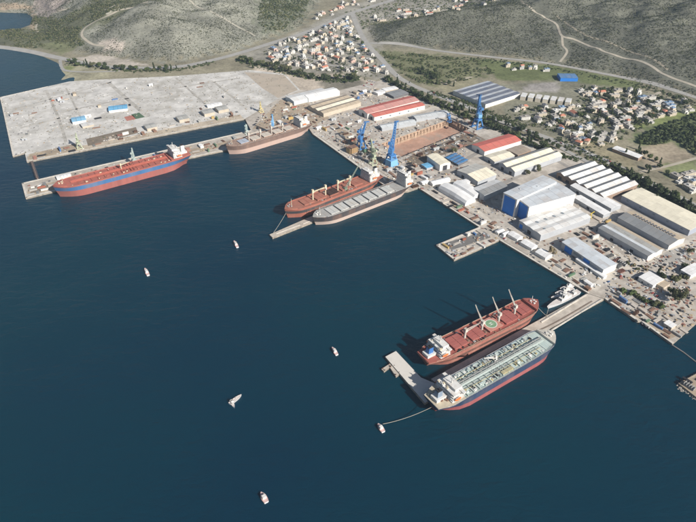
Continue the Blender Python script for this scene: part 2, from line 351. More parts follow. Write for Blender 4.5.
# coloured ground patches
def patch(name, px, m, z, wob=0):
    return sheet(name, poly(px, z), z, m)
patch('dock_apron', [(28,161),(244,119),(240,114.5),(27,156.5)], M_apron, 2.66)
patch('earth_patch', [(252,129),(280,100),(300,98),(330,118),(312,126),(262,129)], M_soil, 2.56)
patch('earth_patch', [(244,72),(284,75),(298,90),(278,98),(262,88)], mat('pale_earth', (.46, .40, .33), .95, .25, .05, (.34, .28, .22), .6, .05), 2.65)
patch('earth_strip', [(88,146),(138,133),(136,127),(86,139)], M_dark_soil, 2.70)
patch('earth_strip', [(28,160),(80,149),(78,143),(30,154)], M_soil, 2.70)
patch('earth_strip', [(27,196),(60,188),(190,155),(240,142),(238,138.5),(120,166),(28,188)], M_soil, 2.56)
patch('earth_strip', [(30,194),(50,189),(46,183),(32,187)], M_dark_soil, 2.61)
patch('red_court', [(124,117),(133,115),(136,119),(127,121)], mat('red_court', (.42, .18, .14), .9, .15, .1), 2.72)
patch('green_court', [(131,114.5),(139,112.5),(145,117),(136,119)], mat('green_court', (.09, .15, .09), .9, .15, .1), 2.72)
patch('worn_ground', [(330,122),(380,150),(384,168),(350,148)], M_soil, 2.55)
patch('worn_ground', [(402,160),(470,131),(486,140),(440,156),(415,168)], M_dark_soil, 2.55)
patch('worn_ground', [(606,300),(677,336),(668,340),(640,319)], M_soil, 2.55)
patch('parking_lot', [(452,250),(492,237),(484,231.5),(442,244)], mat('lot_asphalt', (.17, .165, .16), .9, .2, .08), 2.56)
patch('pale_lot', [(655,262),(697,262),(697,250),(672,243)], mat('pale_lot', (.38, .36, .33), .9, .12, .05), 2.56)
patch('brown_floor', [(596,218),(640,222),(664,248),(650,262),(600,236)], M_yard, 2.56)
# tracks worn across the reclaimed ground
def strip(name, px, w, m, dz=.12, flat=None, n=None, kind='structure'):
    pts = [P(a, b, flat) if flat is not None else PG(a, b) for a, b in px]; S = []
    for i in range(len(pts)-1):
        k = max(2, int((pts[i+1]-pts[i]).length/9))
        p0 = pts[max(i-1, 0)]; p1 = pts[i]; p2 = pts[i+1]; p3 = pts[min(i+2, len(pts)-1)]
        for j in range(k):
            t = j/k; S.append(.5*((2*p1)+(p2-p0)*t+(2*p0-5*p1+4*p2-p3)*t*t+(3*p1-p0-3*p2+p3)*t**3))
    S.append(pts[-1]); mb = MB(); vs = []
    for i, p in enumerate(S):
        d = S[min(i+1, len(S)-1)]-S[max(i-1, 0)]; d.z = 0; d.normalize(); nn = Vector((-d.y, d.x, 0))
        for s in (1, .33, -.33, -1):
            q = p+nn*(s*w/2); vs.append((q.x, q.y, (flat if flat is not None else max(gz(q.x, q.y), gz(p.x, p.y)-1.5))+dz))
    fs = [(4*i+j, 4*i+j+1, 4*i+j+5, 4*i+j+4) for i in range(len(S)-1) for j in range(3)]
    mb.add(vs, fs); return tag(mb.build(name, m), kind=kind)
M_faint = mat('faint_track', (.43, .41, .375), .95, .35, .04)
for px, w in [([(46,90),(58,117),(66,142)],6),([(60,113),(90,106),(140,96)],5),([(108,82),(126,98),(148,117)],9),([(66,88),(76,108),(86,128)],4),([(20,128),(60,118)],5),([(176,78),(205,104)],5),([(150,92),(240,78)],5),([(214,82),(246,108)],6),([(4,112),(90,88),(112,82)],4)]:
    strip('worn_track', px, w, M_faint, .06, 2.6)
M_lane = mat('lane_concrete', (.56, .52, .46), .9, .15, .08, (.38, .33, .27), .5, .06); M_lane2 = mat('lane_asphalt', (.30, .28, .26), .9, .15, .08, (.42, .38, .32), .4, .06); M_rail = mat('rail_steel', (.16, .13, .11), .7, .2, .3)
for nm, px, w, m, dz in [('yard_lane', [(318,134),(360,164),(400,186),(428,183),(470,206),(500,230),(540,256),(592,290)], 9, M_lane, .12), ('yard_lane', [(330,118),(345,128),(378,152),(404,172),(432,180)], 8, M_lane, .13), ('yard_lane', [(430,180),(456,166),(480,152),(520,140)], 9, M_lane2, .14), ('yard_lane', [(495,212),(488,196),(510,180),(548,164),(562,158)], 9, M_lane2, .11), ('yard_lane', [(592,290),(615,272),(640,262),(668,248),(697,240)], 11, M_lane, .15), ('yard_lane', [(596,236),(612,250),(640,268)], 8, M_lane, .10), ('yard_lane', [(555,160),(575,172),(618,214),(640,212)], 8, M_lane2, .12), ('yard_lane', [(300,118),(345,108),(385,118),(440,106)], 9, M_lane, .12),
  ('crane_rail', [(319,136),(396,190)], .8, M_rail, .16), ('crane_rail', [(324,133),(402,186)], .8, M_rail, .16), ('crane_rail', [(424,191),(480,225)], .8, M_rail, .16), ('crane_rail', [(429,189),(486,222)], .8, M_rail, .16), ('crane_rail', [(380,165),(470,130)], .8, M_rail, .16), ('crane_rail', [(504,241),(586,291)], .8, M_rail, .16)]:
    strip(nm, px, w, m, dz, 2.5)
# roads
for nm, px, w, m in [
  ('highway', [(-40,44),(0,47),(30,51.5),(60,58),(100,66),(140,68),(175,67),(205,62),(240,53),(275,42),(310,31),(352,13),(400,-2)], 20, M_road),
  ('road', [(60,60),(64,70),(85,72),(120,71)], 8, M_road),
  ('main_road', [(352,13),(359,30),(368,45),(382,60),(396,75),(412,85),(436,95),(470,108),(505,123),(545,137),(575,148),(610,163),(650,183),(697,207),(760,240)], 15, M_road),
  ('service_road', [(396,83),(425,97),(452,107)], 9, M_road),
  ('service_road', [(548,141),(580,158),(612,174),(650,196),(697,222)], 10, M_road),
  ('main_road', [(362,43),(400,44),(440,51),(500,58),(545,63),(600,73),(650,83),(697,98),(760,118)], 13, M_road),
  ('street', [(300,60),(330,52),(362,43)], 8, M_road),
  ('street', [(275,44),(300,55),(335,66),(372,62)], 8, M_road),
  ('street', [(372,20),(420,8),(470,0)], 8, M_road),
  ('street', [(540,108),(580,110),(615,116),(640,104),(660,92)], 8, M_track),
  ('street', [(560,135),(590,120),(640,122),(660,116)], 7, M_track),
  ('dirt_track', [(515,-4),(524,4),(545,18),(557,25),(562,36),(578,41),(605,52),(640,61),(668,76),(697,87)], 6, M_track),
  ('dirt_track', [(557,16),(580,32),(615,45),(650,58),(668,70)], 6, mat('dull_track', (.30, .27, .21), .95, .2, .05)),
  ('dirt_track', [(562,36),(563,46),(567,52),(560,62)], 6, M_track),
  ('dirt_track', [(148,2),(125,9),(112,14),(98,20),(85,28),(82,36),(92,44),(104,46)], 7, M_track),
  ('dirt_track', [(38,32),(36,27),(44,18),(70,8)], 6, M_track),
  ('dirt_track', [(185,-4),(215,14),(240,28),(255,36)], 7, mat('pale_gully', (.38, .36, .30), .95, .15, .05)),
  ('dirt_track', [(640,172),(668,166),(697,158)], 7, M_track),
  ('dirt_track', [(445,84),(460,80),(472,77)], 6, M_track)]:
    strip(nm, px, w, m, .35)
# dry dock: floor, stepped walls, keel blocks
dz = -10.5
sheet('dock_basin_floor', DOCK, dz, M_dockfloor)
def dock_wall(a, b, out):
    A, B = P(*a), P(*b); d = (B-A).normalized(); n = Vector((-d.y, d.x, 0))*out; L = (B-A).length; mb = MB()
    for k in range(3):      # altar steps
        z0 = dz+k*4.2; off = (2-k)*1.1+.05
        q = [A+n*(-.3), B+n*(-.3), B+n*off, A+n*off]
        vs = [(p.x, p.y, z0) for p in q]+[(p.x, p.y, z0+4.2-(.1 if k == 2 else 0)) for p in q]
        mb.add(vs, [(4,5,6,7),(0,1,5,4),(1,2,6,5),(2,3,7,6),(3,0,4,7)])
    o = tag(mb.build('dock_wall', [M_dockwall]), kind='structure'); 
    for k in range(int(L/9)):       # buttresses
        c = A+d*(5+k*9)+n*2.0; b2 = MB(); b2.cbox((c.x, c.y, dz+5.6), (.9, 1.6, 11.2), 0, atan2(d.y, d.x)); b2.build('buttress', M_dockwall, o)
dock_wall(DOCK_PX[0], DOCK_PX[1], -1); dock_wall(DOCK_PX[3], DOCK_PX[2], 1); dock_wall(DOCK_PX[1], DOCK_PX[2], -1); dock_wall(DOCK_PX[0], DOCK_PX[3], 1)
# near pier with its T-shaped head, and small jetties
def pier(name, px, z, label, m=M_pier, mw=None):
    o = sheet(name, poly(px, z), z, m, depth=-6, mwall=mw or M_wall, kind=None); tag(o, label, 'pier'); return o
npier = pier('long_pier', [(587,293.5),(431,379),(442,387.5),(604,299)], 3.0, 'long straight concrete pier running out between the two nearest ships')
def pier_kerb(par, a, b, z, w=1.6, h=.9):
    A, B = P(*a, z), P(*b, z); d = (B-A).normalized(); mb = MB(); L = (B-A).length; n = int(L/14)
    for k in range(n):
        c = A+d*(L*(k+.5)/n); q = MB(); q.cbox((c.x, c.y, z+h/2), (L/n-.5, w, h), 0, atan2(d.y, d.x)); q.build('kerb_block', M_capping, par)
pier_kerb(npier, (586,295),(541,322.6), 3.0); pier_kerb(npier, (602,299.5),(551,331), 3.0)
strip('pier_pipe_trench', [(592,301),(552,324),(500,348),(447,379)], 2.2, mat('trench', (.20, .16, .13), .9, .3, .2), .02, 3.0)
head = pier('mooring_platform', [(385.3,356.7),(396,351),(421,377.5),(434,383),(443,391),(425,403)], 3.3, 'pale rectangular platform at the outer end of the long pier', mat('pier_head_concrete', (.66, .63, .58), .85, .1, .1, (.45, .42, .38), .5, .1))
for px in ([(381.5,369),(390,363.5),(391.5,366),(384,371.5)], [(389,366),(394,364.5),(400.5,373.5),(396,376.5)]):
    o = pier('mooring_pontoon', px, 2.2, 'x', M_pier); ranked(o, 'two small concrete mooring pontoons beside the pier head', P(px[0][0], px[0][1], 2))
    c = [P(*q, 2.2) for q in px]; m0 = (c[0]+c[1]+c[2]+c[3])/4
    for q in c: k = q.lerp(m0, .25); MB().cyl((k.x, k.y), .6, 2.2, 3.4, 0, 8).build('bollard', mat('dark_rust', (.16, .09, .06), .8, .3, .3), o)
jet = pier('mid_jetty', [(269.5,234.5),(272.5,237.5),(345,209),(386,190),(380,187),(335,206)], 3.0, 'narrow concrete jetty between the orange and the grey bulk carriers')
for k, (a, b) in enumerate([((276,234),(300,225)),((303,224),(325,215))]):
    pier_kerb(jet, a, b, 3.0, 1.2, .6)

# ------------------------------------------------------------------ ships
M_white = mat('ship_white', (.68, .68, .66), .5, .12, .3, (.45, .34, .26), .5, .2)
M_glass = mat('dark_glass', (.03, .04, .05), .15, .1, .2)
M_rust = mat('rust', (.22, .135, .10), .85, .3, .2)
M_grey = mat('grey_steel', (.33, .33, .32), .6, .2, .2)
M_cream = mat('cream_paint', (.62, .56, .42), .6, .12, .2, (.4, .25, .15), .4, .2)
M_orange = mat('lifeboat_orange', (.70, .18, .05), .5, .1, .3)
M_blue = mat('funnel_blue', (.05, .16, .42), .5, .12, .3)
M_black = mat('black_paint', (.03, .03, .035), .6, .2, .3)
M_rope = mat('mooring_rope', (.45, .42, .36), .9, .1, .5)
def sstep(a, b, x):
    t = min(max((x-a)/(b-a), 0), 1); return t*t*(3-2*t)
class Ship:
    def __init__(s, name, label, cat, bow, stern, D, B, bands, deck_mat, sheer=1.5, bul=1.1):
        A, C = P(*bow, D), P(*stern, D); d = A-C; s.L = d.length; s.B = B; s.D = D; s.sheer = sheer; s.bands = bands
        mid = (A+C)/2; s.root = empty(name, (mid.x, mid.y, 0), atan2(d.y, d.x), label=label, cat=cat); take_rect(mid.x, mid.y, s.L, B, atan2(d.y, d.x))
        for z0, z1, m, nm in bands: s.band(z0, z1, m, nm)
        s.band(D, D+bul, bands[-1][2], 'bulwark')
        mb = MB(); st = s.stations(); vs = []
        for t in st:
            x, w = s.pt(t, D); vs += [(x, w, s.zs(t, D)), (x, -w, s.zs(t, D))]
        mb.add(vs, [(2*i, 2*i+1, 2*i+3, 2*i+2) for i in range(len(st)-1)]); s.deck = mb.build('deck', deck_mat, s.root)
    def stations(s): return [0, .01, .03, .06, .1, .15, .22, .32, .45, .58, .7, .78, .83, .87, .9, .93, .955, .975, .99, 1]
    def zs(s, t, z): return z+s.sheer*sstep(.7, 1, t)*max(z, 0)/s.D
    def pt(s, t, z):
        k = min(max(z/s.D, 0), 1); hb = s.B/2
        wd = hb*(.72+.28*sstep(0, .09, t))*(1-max(0, (t-.84)/.16)**2.5*.985)
        ww = hb*(.10+.90*sstep(0, .2, t))*(1-max(0, (t-.78)/.22)**2.0*.985)
        w = ww+(wd-ww)*k**1.3
        x = (t-.5)*s.L-.028*s.L*(1-k)*sstep(.8, 1, t)+.03*s.L*(1-k)*(1-sstep(0, .12, t))
        return x, w
    def band(s, z0, z1, m, nm):
        mb = MB(); st = s.stations(); zz = [z0, (z0+z1)/2, z1]; n = len(st); vs = []
        for sgn in (1, -1):
            for z in zz:
                for t in st:
                    x, w = s.pt(t, z); vs.append((x, sgn*w, s.zs(t, z)))
        fs = []
        for q in range(2):
            for a in range(2):
                for i in range(n-1):
                    k = q*3*n+a*n+i; f = (k, k+n, k+n+1, k+1); fs.append(f if q == 0 else f[::-1])
        for a in range(2): fs.append((a*n, 3*n+a*n, 3*n+a*n+n, a*n+n))
        mb.add(vs, fs); o = mb.build(nm, m, s.root)
        if z0 >= s.D:
            md = o.modifiers.new('solid', 'SOLIDIFY'); md.thickness = .35; md.offset = 0
        for p in o.data.polygons: p.use_smooth = True
    def outline(s, t0, t1, z, h, m, nm, shrink=.4, parent=None):
        ts = [t for t in s.stations() if t0 < t < t1]; ts = [t0]+ts+[t1]; mb = MB(); vs = []; n = len(ts)
        for zz in (z, z+h):
            for sg in (1, -1):
                for t in ts:
                    x, w = s.pt(t, s.D); vs.append((x-(.6 if t > .985 else 0), sg*max(w-shrink, .05), s.zs(t, zz)))
        fs = [(2*n+i, 3*n+i, 3*n+i+1, 2*n+i+1) for i in range(n-1)]
        fs += [(i, 2*n+i, 2*n+i+1, i+1) for i in range(n-1)]+[(n+i, n+i+1, 3*n+i+1, 3*n+i) for i in range(n-1)]
        fs += [(0, n, 3*n, 2*n), (n-1, 3*n-1, 4*n-1, 2*n-1)]
        mb.add(vs, fs); return mb.build(nm, m, parent or s.root)
    def box(s, nm, x0, x1, y0, y1, z0, z1, m, parent=None, top=None): return MB().box(x0, x1, y0, y1, z0, z1, 0, top).build(nm, m, parent or s.root)
    def hatch(s, xc, lx, wy, m, h=2.2, mc=None, ribs=6):
        D = s.D; mb = MB()
        for sg in (-1, 1): mb.box(xc+(0.12 if sg > 0 else -lx/2), xc+(lx/2 if sg > 0 else -.12), -wy/2, wy/2, D+h-.6, D+h, 0, (.15, .15, .15, .15))
        for k in range(ribs):
            y = -wy/2+wy*(k+.5)/ribs; mb.box(xc-lx/2+.5, xc+lx/2-.5, y-.25, y+.25, D+h, D+h+.16)
        o = mb.build('hatch_cover', m, s.root)
        s.box('coaming', xc-lx/2+.4, xc+lx/2-.4, -wy/2+.4, wy/2-.4, D-.1, D+h-.6, mc or m, o); return o
    def crane(s, x, y, m, hp, jl, az, el, mj=None, wp=2.6, z0=None):
        z0 = s.D if z0 is None else z0; mb = MB(); mb.cyl((x, y), wp/2, z0, z0+hp*.7, 0, 10, wp/2*.9); mb.box(x-wp*.7, x+wp*.7, y-wp*.7, y+wp*.7, z0+hp*.7, z0+hp, 0, (.3, .3, .3, .3))
        o = mb.build('deck_crane', m, s.root); a = Vector((x, y, z0+hp*.74)); d = Vector((cos(az)*cos(el), sin(az)*cos(el), sin(el))); pz = Vector((-sin(az), cos(az), 0))
        jb = MB(); e = a+d*jl; st = a+d*wp*.8
        for q in (-1, 1): jb.bar(st+pz*(q*1.1), e+pz*(q*.35), .75, 0, .45)
        for k in range(6):
            f = (k+.5)/6; c = st.lerp(e, f); w = 1.1*(1-f)+.35*f; jb.bar(c-pz*w, c+pz*w, .35)
        jb.build('jib', mj or m, o); MB().bar((x, y, z0+hp+.2), tuple(e+Vector((0, 0, .3))), .14).build('hoist_wire', M_black, o)
        cb = Vector((x, y, z0+hp*.66))+pz*(wp*.85); MB().cbox(tuple(cb), (1.8, 1.6, 2.2), 0, az).build('cab', M_white, o); return o
    def house(s, x0, lx, wy, tiers, th=2.8, m=None, fun=M_blue, wing=True, funnel_x=-9, boats=True, z=None):
        m = m or M_white; z = s.D if z is None else z; mb = MB(); win = []
        for k in range(tiers):
            g = k*.5; a, b, w = x0+g, x0+lx-g*.2, wy/2-k*.35; zk = z+k*th
            mb.box(a, b, -w, w, zk, zk+th-.25); mb.box(a-.7, b+.5, -w-.7, w+.7, zk+th-.25, zk+th, 0); win.append((a, b, w, zk))
        o = mb.build('accommodation', m, s.root)
        for a, b, w, zk in win:
            for xx in (b, ):
                n = max(4, int(2*w/3.2))
                wb = MB()
                for i in range(n):
                    y = -w+(i+.5)*2*w/n; wb.box(xx-.05, xx+.06, y-.5, y+.5, zk+1.0, zk+1.9)
                wb.build('window_row', M_glass, o)['kind'] = 'stuff'
            wb = MB(); n = max(3, int((b-a)/3))
            for sg in (-1, 1):
                for i in range(n):
                    x = a+(i+.5)*(b-a)/n; wb.box(x-.5, x+.5, sg*w-.06, sg*w+.06, zk+1.0, zk+1.9)
            wb.build('window_row', M_glass, o)['kind'] = 'stuff'
        zt = z+tiers*th; bx0, bx1 = x0+lx*.35, x0+lx+.3
        br = s.box('bridge', bx0, bx1, -wy/2*.72, wy/2*.72, zt, zt+3.0, m, o, (.2, .4, .2, .2))
        s.box('bridge_window', bx1-.35, bx1-.02, -wy/2*.68, wy/2*.68, zt+1.4, zt+2.3, M_glass, o)
        for sg in (-1, 1):
            if wing: s.box('bridge_wing', bx1-4.5, bx1-.6, min(sg*wy*.36, sg*s.B/2), max(sg*wy*.36, sg*s.B/2), zt-.3, zt+1.0, m, o)
        mm = MB(); mm.bar((x0+lx*.6, 0, zt+3), (x0+lx*.6, 0, zt+12), .8, 0, .35); mm.bar((x0+lx*.6, -3, zt+8), (x0+lx*.6, 3, zt+8), .35); mm.cbox((x0+lx*.6+.5, 0, zt+10), (.5, 3.2, .5)); mm.build('radar_mast', m, o)
        for k in range(7):
            r = random.Random(k+int(s.L*10)); px_, py_ = x0+r.uniform(.05, .33)*lx, r.uniform(-.4, .4)*wy; s.box('deck_locker', px_-r.uniform(.6, 1.6), px_+r.uniform(.6, 1.4), py_-1, py_+r.uniform(.4, 1.6), zt, zt+r.uniform(.6, 1.8), r.choice([m, M_grey, M_cream]), o)
        fx = x0+funnel_x; fh = tiers*th+2; fm = MB(); fm.box(fx-3.5, fx+3.5, -2.8, 2.8, z, z+fh, 0, (.8, .3, .4, .4)); fo = fm.build('funnel', fun, s.root)
        s.box('funnel_top', fx-2.7, fx+3.0, -2.4, 2.4, z+fh, z+fh+1.0, M_black, fo)
        for yy in (-1, 1): MB().cyl((fx, yy), .5, z+fh+1, z+fh+2.6, 0, 8).build('exhaust_pipe', M_black, fo)
        s.box('engine_casing', fx-6, x0+.2, -5, 5, z, z+th*2, m)
        if boats:
            for sg in (-1, 1):
                bm = MB(); cx, cy, cz = x0+lx*.35, sg*(wy/2+1.5), z+th*2.2; st = []
                for k in range(9):
                    f = k/8; r = 1.5*math.sin(pi*min(max(f, .03), .97))**.45
                    st += [(cx-4.2+8.4*f, cy+r*cos(t), cz+r*.95*sin(t)) for t in np.linspace(0, 2*pi, 9)[:-1]]
                bm.add(st, [(8*k+j, 8*k+(j+1) % 8, 8*k+8+(j+1) % 8, 8*k+8+j) for k in range(8) for j in range(8)])
                bo = bm.build('lifeboat', M_orange, s.root)
                dv = MB(); dv.bar((cx-3, sg*wy/2*.95, z), (cx-3, cy, cz+2.2), .4); dv.bar((cx+3, sg*wy/2*.95, z), (cx+3, cy, cz+2.2), .4); dv.bar((cx-3, cy, cz+2.2), (cx+3, cy, cz+2.2), .3); dv.build('davit', m, bo)
        return o, zt
    def foc(s, h, deck_mat, side_mat, t0=.915, mast=None, mooring=True):
        f = s.outline(t0, 1, s.D-.05, h, deck_mat, 'forecastle', .5); x0 = (t0-.5)*s.L
        for k, (dx, dy) in enumerate([(5, 3), (5, -3), (9, 1.5), (9, -1.5)]):
            MB().cbox((x0+dx, dy, s.D+s.sheer+h+.6), (2.2, 1.6, 1.4)).build('mooring_winch', mast or M_grey, f)
        mb = MB(); mb.bar((x0+3, 0, s.D), (x0+3, 0, s.D+h+13), .9, 0, .4); mb.bar((x0+3, -1.6, s.D+h+8), (x0+3, 1.6, s.D+h+8), .3); mb.build('foremast', mast or M_cream, s.root); return f
    def clutter(s, n, m, x0, x1, w, seed, z=None, hmax=1.4, nm='deck_fitting'):
        r = random.Random(seed); z = s.D if z is None else z
        for k in range(n):
            x = r.uniform(x0, x1); y = r.choice((-1, 1))*r.uniform(w*.55, w); a = r.uniform(.6, 1.8); b = r.uniform(.6, 1.6); h = r.uniform(.5, hmax)
            MB().box(x-a, x+a, y-b, y+b, z-.05, z+h, 0, (.1, .1, .1, .1)).build(nm, m if not isinstance(m, list) else r.choice(m), s.root)
    def rails(s, m, t0=.05, t1=.9):
        for sg in (-1, 1):
            mb = MB(); prev = None
            for k in range(25):
                t = t0+(t1-t0)*k/24; x, w = s.pt(t, s.D); p = (x, sg*(w-.2), s.zs(t, s.D)+1.9)
                if prev: mb.bar(prev, p, .22)
                mb.bar((p[0], p[1], p[2]-.9), p, .2); prev = p
            mb.build('railing', m, s.root)

# far tanker with blue topsides
M_reddeck = mat('red_deck', (.40, .13, .105), .75, .18, .08, (.33, .17, .12), .6, .1)
M_blueside = mat('blue_topside', (.06, .16, .34), .55, .12, .06, (.25, .22, .22), .4, .05, stretch=(1.3, 1, .22))
M_redboot = mat('red_bottom', (.34, .115, .10), .75, .2, .04, (.34, .16, .14), .6, .05, stretch=(1.3, 1, .22))
a = Ship('oil_tanker', 'long red-decked tanker with blue topsides and salmon red bottom along the outer pier', 'ship', (53,187.5), (188,152.5), 18.5, 36, [(-3, 10.6, M_redboot, 'hull_bottom'), (10.6, 17.4, M_blueside, 'hull_topside'), (17.4, 18.5, M_reddeck, 'sheer_strake')], M_reddeck)
a.house(-a.L/2+16, 15, 30, 5, 2.9, fun=mat('funnel_white', (.7, .7, .7), .5), funnel_x=-7)
a.foc(2.6, M_reddeck, M_reddeck, mast=M_cream)
for y in (-3.6, -2.2, -.8, .8, 2.2, 3.6): MB().bar((-a.L*.33, y, a.D+1.6), (a.L*.38, y, a.D+1.6), .8, n=6).build('cargo_pipe', mat('pipe_red', (.38, .11, .08), .6, .2, .2), a.root)
for k in range(5): MB().bar((-14+k*5, -15, a.D+1.5), (-14+k*5, 15, a.D+1.5), .9, n=6).build('manifold_pipe', mat('pipe_red', 'x'), a.root)
for k in range(15): x = -a.L*.32+k*a.L*.047; a.box('deck_stiffener', x-.35, x+.35, -15.5, 15.5, a.D, a.D+1.1, M_reddeck)
a.crane(4, 0, M_cream, 12, 16, pi, .12, wp=2); a.clutter(40, [M_reddeck, M_cream, M_rust], -a.L*.33, a.L*.4, 14, 3, nm='tank_hatch'); a.rails(M_reddeck)
a.outline(0, .16, a.D-.05, 2.4, M_reddeck, 'poop_deck')
# brown and pale bulk carrier at the inner end of the outer pier
M_browndeck = mat('brown_deck', (.30, .21, .17), .8, .2, .1, (.42, .33, .27), .5, .1)
M_paleboot = mat('pale_pink_bottom', (.50, .37, .32), .8, .14, .05, (.42, .27, .22), .5, .05, stretch=(1.3, 1, .22))
M_brownside = mat('brown_topside', (.19, .13, .11), .7, .2, .05, (.3, .2, .15), .5, .06, stretch=(1.3, 1, .22))
M_palehatch = mat('pale_hatch', (.52, .48, .43), .7, .16, .1, (.40, .28, .2), .5, .1)
b = Ship('bulk_carrier', 'bulk carrier with pale pink bottom and brown topsides, inner end of outer pier', 'ship', (226,147), (309,122.5), 15.5, 31, [(-3, 8.2, M_paleboot, 'hull_bottom'), (8.2, 15.5, M_brownside, 'hull_topside')], M_browndeck)
for k in range(5):
    b.hatch(-42+k*24.5, 18, 17, M_palehatch if k < 4 else mat('bluegrey_hatch', (.36, .40, .47), .7, .15, .1), mc=M_browndeck)
for k in range(4): b.crane(-30+k*24.5, 0, M_palehatch, 15, 21, pi if k % 2 else 0, .06)
b.house(-b.L/2+15, 13, 26, 5, fun=M_white, funnel_x=-7); b.foc(2.6, M_browndeck, M_browndeck); b.rails(M_palehatch); b.clutter(30, [M_browndeck, M_palehatch, M_rust], -60, 60, 13, 4)
# orange-red bulk carrier in the middle
M_orangedeck = mat('orange_deck', (.33, .135, .10), .75, .15, .08, (.38, .20, .14), .5, .1)
M_orangehull = mat('orange_bottom', (.38, .14, .10), .75, .12, .05, (.44, .2, .15), .5, .05, stretch=(1.3, 1, .22))
M_darkband = mat('dark_band', (.07, .065, .07), .7, .2, .05, (.3, .17, .12), .5, .06, stretch=(1.3, 1, .22))
c = Ship('bulk_carrier', 'orange-red bulk carrier with cream crane posts moored behind the mid jetty', 'ship', (284.5,210.5), (379,174.5), 14.5, 30, [(-3, 7, M_orangehull, 'hull_bottom'), (7, 12, M_darkband, 'hull_stripe'), (12, 14.5, M_orangehull, 'hull_topside')], M_orangedeck)
for k in range(5): c.hatch(-44+k*24.5, 18, 17, M_orangedeck if k != 2 else mat('open_hold_shade', (.06, .035, .03), .9), mc=M_orangedeck)  # middle cover coloured near-black for the shade inside an open hold
for k in range(4): c.crane(-32+k*24.5, 0, M_cream, 18, 23, 0 if k in (0, 2) else pi, .05)
c.house(-c.L/2+16, 14, 26, 5, fun=M_white, funnel_x=-7); c.foc(2.8, M_orangedeck, M_orangedeck); c.rails(M_orangedeck); c.clutter(30, [M_orangedeck, M_rust, M_grey], -60, 60, 13, 5)
mb = MB(); lattice(mb, (-18, 6, 16), (-34, 22, 62), 2.4, .9, 16, 0, .4); mb.build('raised_boom', mat('pale_green_steel', (.40, .46, .38), .6, .15, .2), c.root)
MB().box(-21, -15, 3, 9, 14.5, 18.5, 0, (.4, .4, .4, .4)).build('boom_crane_house', mat('dull_green', (.16, .19, .14), .7, .2, .2), c.root)
# grey bulk carrier beside it
M_greyhatch = mat('grey_hatch', (.50, .51, .50), .7, .1, .08, (.42, .35, .28), .5, .08)
M_greydeck = mat('grey_deck', (.36, .36, .35), .8, .15, .08, (.3, .22, .17), .5, .1)
M_beigehull = mat('beige_bottom', (.50, .40, .35), .8, .12, .05, (.42, .3, .25), .5, .05, stretch=(1.3, 1, .22))
d = Ship('bulk_carrier', 'gearless grey-decked bulk carrier with beige bottom and white aft tower', 'ship', (312.5,218.5), (410,181.5), 13, 29, [(-3, 5.4, M_beigehull, 'hull_bottom'), (5.4, 13, M_darkband, 'hull_topside')], M_greydeck)
for k in range(7): d.hatch(-48+k*18.2, 15.4, 20, M_greyhatch, mc=M_greydeck)
d.house(-d.L/2+9, 11, 25, 7, fun=M_white, funnel_x=-4.5); d.foc(2.6, M_greydeck, M_greydeck, mast=M_white); d.rails(M_white); d.clutter(30, [M_greydeck, M_white, M_grey], -60, 70, 13, 6)
# nearest red-decked bulk carrier with the helicopter mark
M_salmon = mat('salmon_hull', (.34, .14, .11), .75, .12, .05, (.42, .24, .19), .5, .05, stretch=(1.3, 1, .22))
M_reddeck2 = mat('dark_red_deck', (.33, .10, .08), .8, .2, .08, (.24, .13, .11), .5, .1)
M_redhatch = mat('red_hatch', (.36, .115, .10), .7, .1, .08, (.42, .16, .13), .5, .07)
e = Ship('bulk_carrier', 'red bulk carrier with raised grey jibs and a helicopter circle on one hatch', 'ship', (537.5,302.5), (423,358.5), 12.5, 30, [(-3, 5, M_salmon, 'hull_bottom'), (5, 8.5, mat('black_red_band', (.12, .07, .06), .7, .25, .05, (.35, .14, .1), .5, .06), 'hull_stripe'), (8.5, 12.5, M_salmon, 'hull_topside')], M_reddeck2, sheer=2)
hx = [-43, -16.5, 10, 36, 61]
M_jib = mat('pale_jib', (.55, .53, .48), .6, .15, .2, (.35, .22, .15), .4, .3)
for k in range(5): e.hatch(hx[k]+1.5, 20.5 if k < 4 else 16, 19.5 if k < 4 else 17, M_redhatch, mc=M_reddeck2, ribs=5)
M_green = mat('helideck_green', (.20, .33, .20), .8, .1, .2); M_wmark = mat('white_mark', (.7, .72, .66), .8, .05, .2)
zt = 12.5+2.2+.2; cx = hx[2]+1.5
pal = MB().box(cx-10.2, cx+10.2, -9.9, 9.9, zt-.05, zt+.25).build('helideck_panel', mat('helideck_pad', (.50, .24, .19), .8, .1, .2), e.root)
def ring(r0, r1, z, n=40):
    m = MB(); vs = []
    for k in range(n): t = 2*pi*k/n; vs += [(cx+r0*cos(t), r0*sin(t), z), (cx+r1*cos(t), r1*sin(t), z)]
    return m.add(vs, [(2*k, 2*k+1, (2*k+3) % (2*n), (2*k+2) % (2*n)) for k in range(n)])
ring(.01, 7.0, zt+.256).build('green_circle', M_green, pal); ring(6.5, 7.3, zt+.262).build('circle_line', M_wmark, pal)
hm = MB()
for y in (-1.5, 1.5): hm.box(cx-2.2, cx+2.2, y-.35, y+.35, zt+.25, zt+.275)
hm.box(cx-.35, cx+.35, -1.15, 1.15, zt+.25, zt+.274); hm.build('letter_h', M_wmark, pal)
e.crane(hx[0]+13.8, 0, M_jib, 15, 22, 0, .10, wp=2.8)
for k in (1, 2, 3): e.crane(hx[k]+13.8, 0, M_jib, 14, 25, pi*.62, 1.05, wp=2.8)
e.house(-e.L/2+15, 13, 25, 4, fun=M_blue, funnel_x=-6.5); e.foc(2.8, M_reddeck2, M_reddeck2, mast=M_white); e.rails(M_cream); e.clutter(46, [M_reddeck2, M_rust, M_grey, M_black], -58, 70, 13.2, 8)
e.outline(0, .17, e.D-.05, 2.0, M_reddeck2, 'poop_deck')
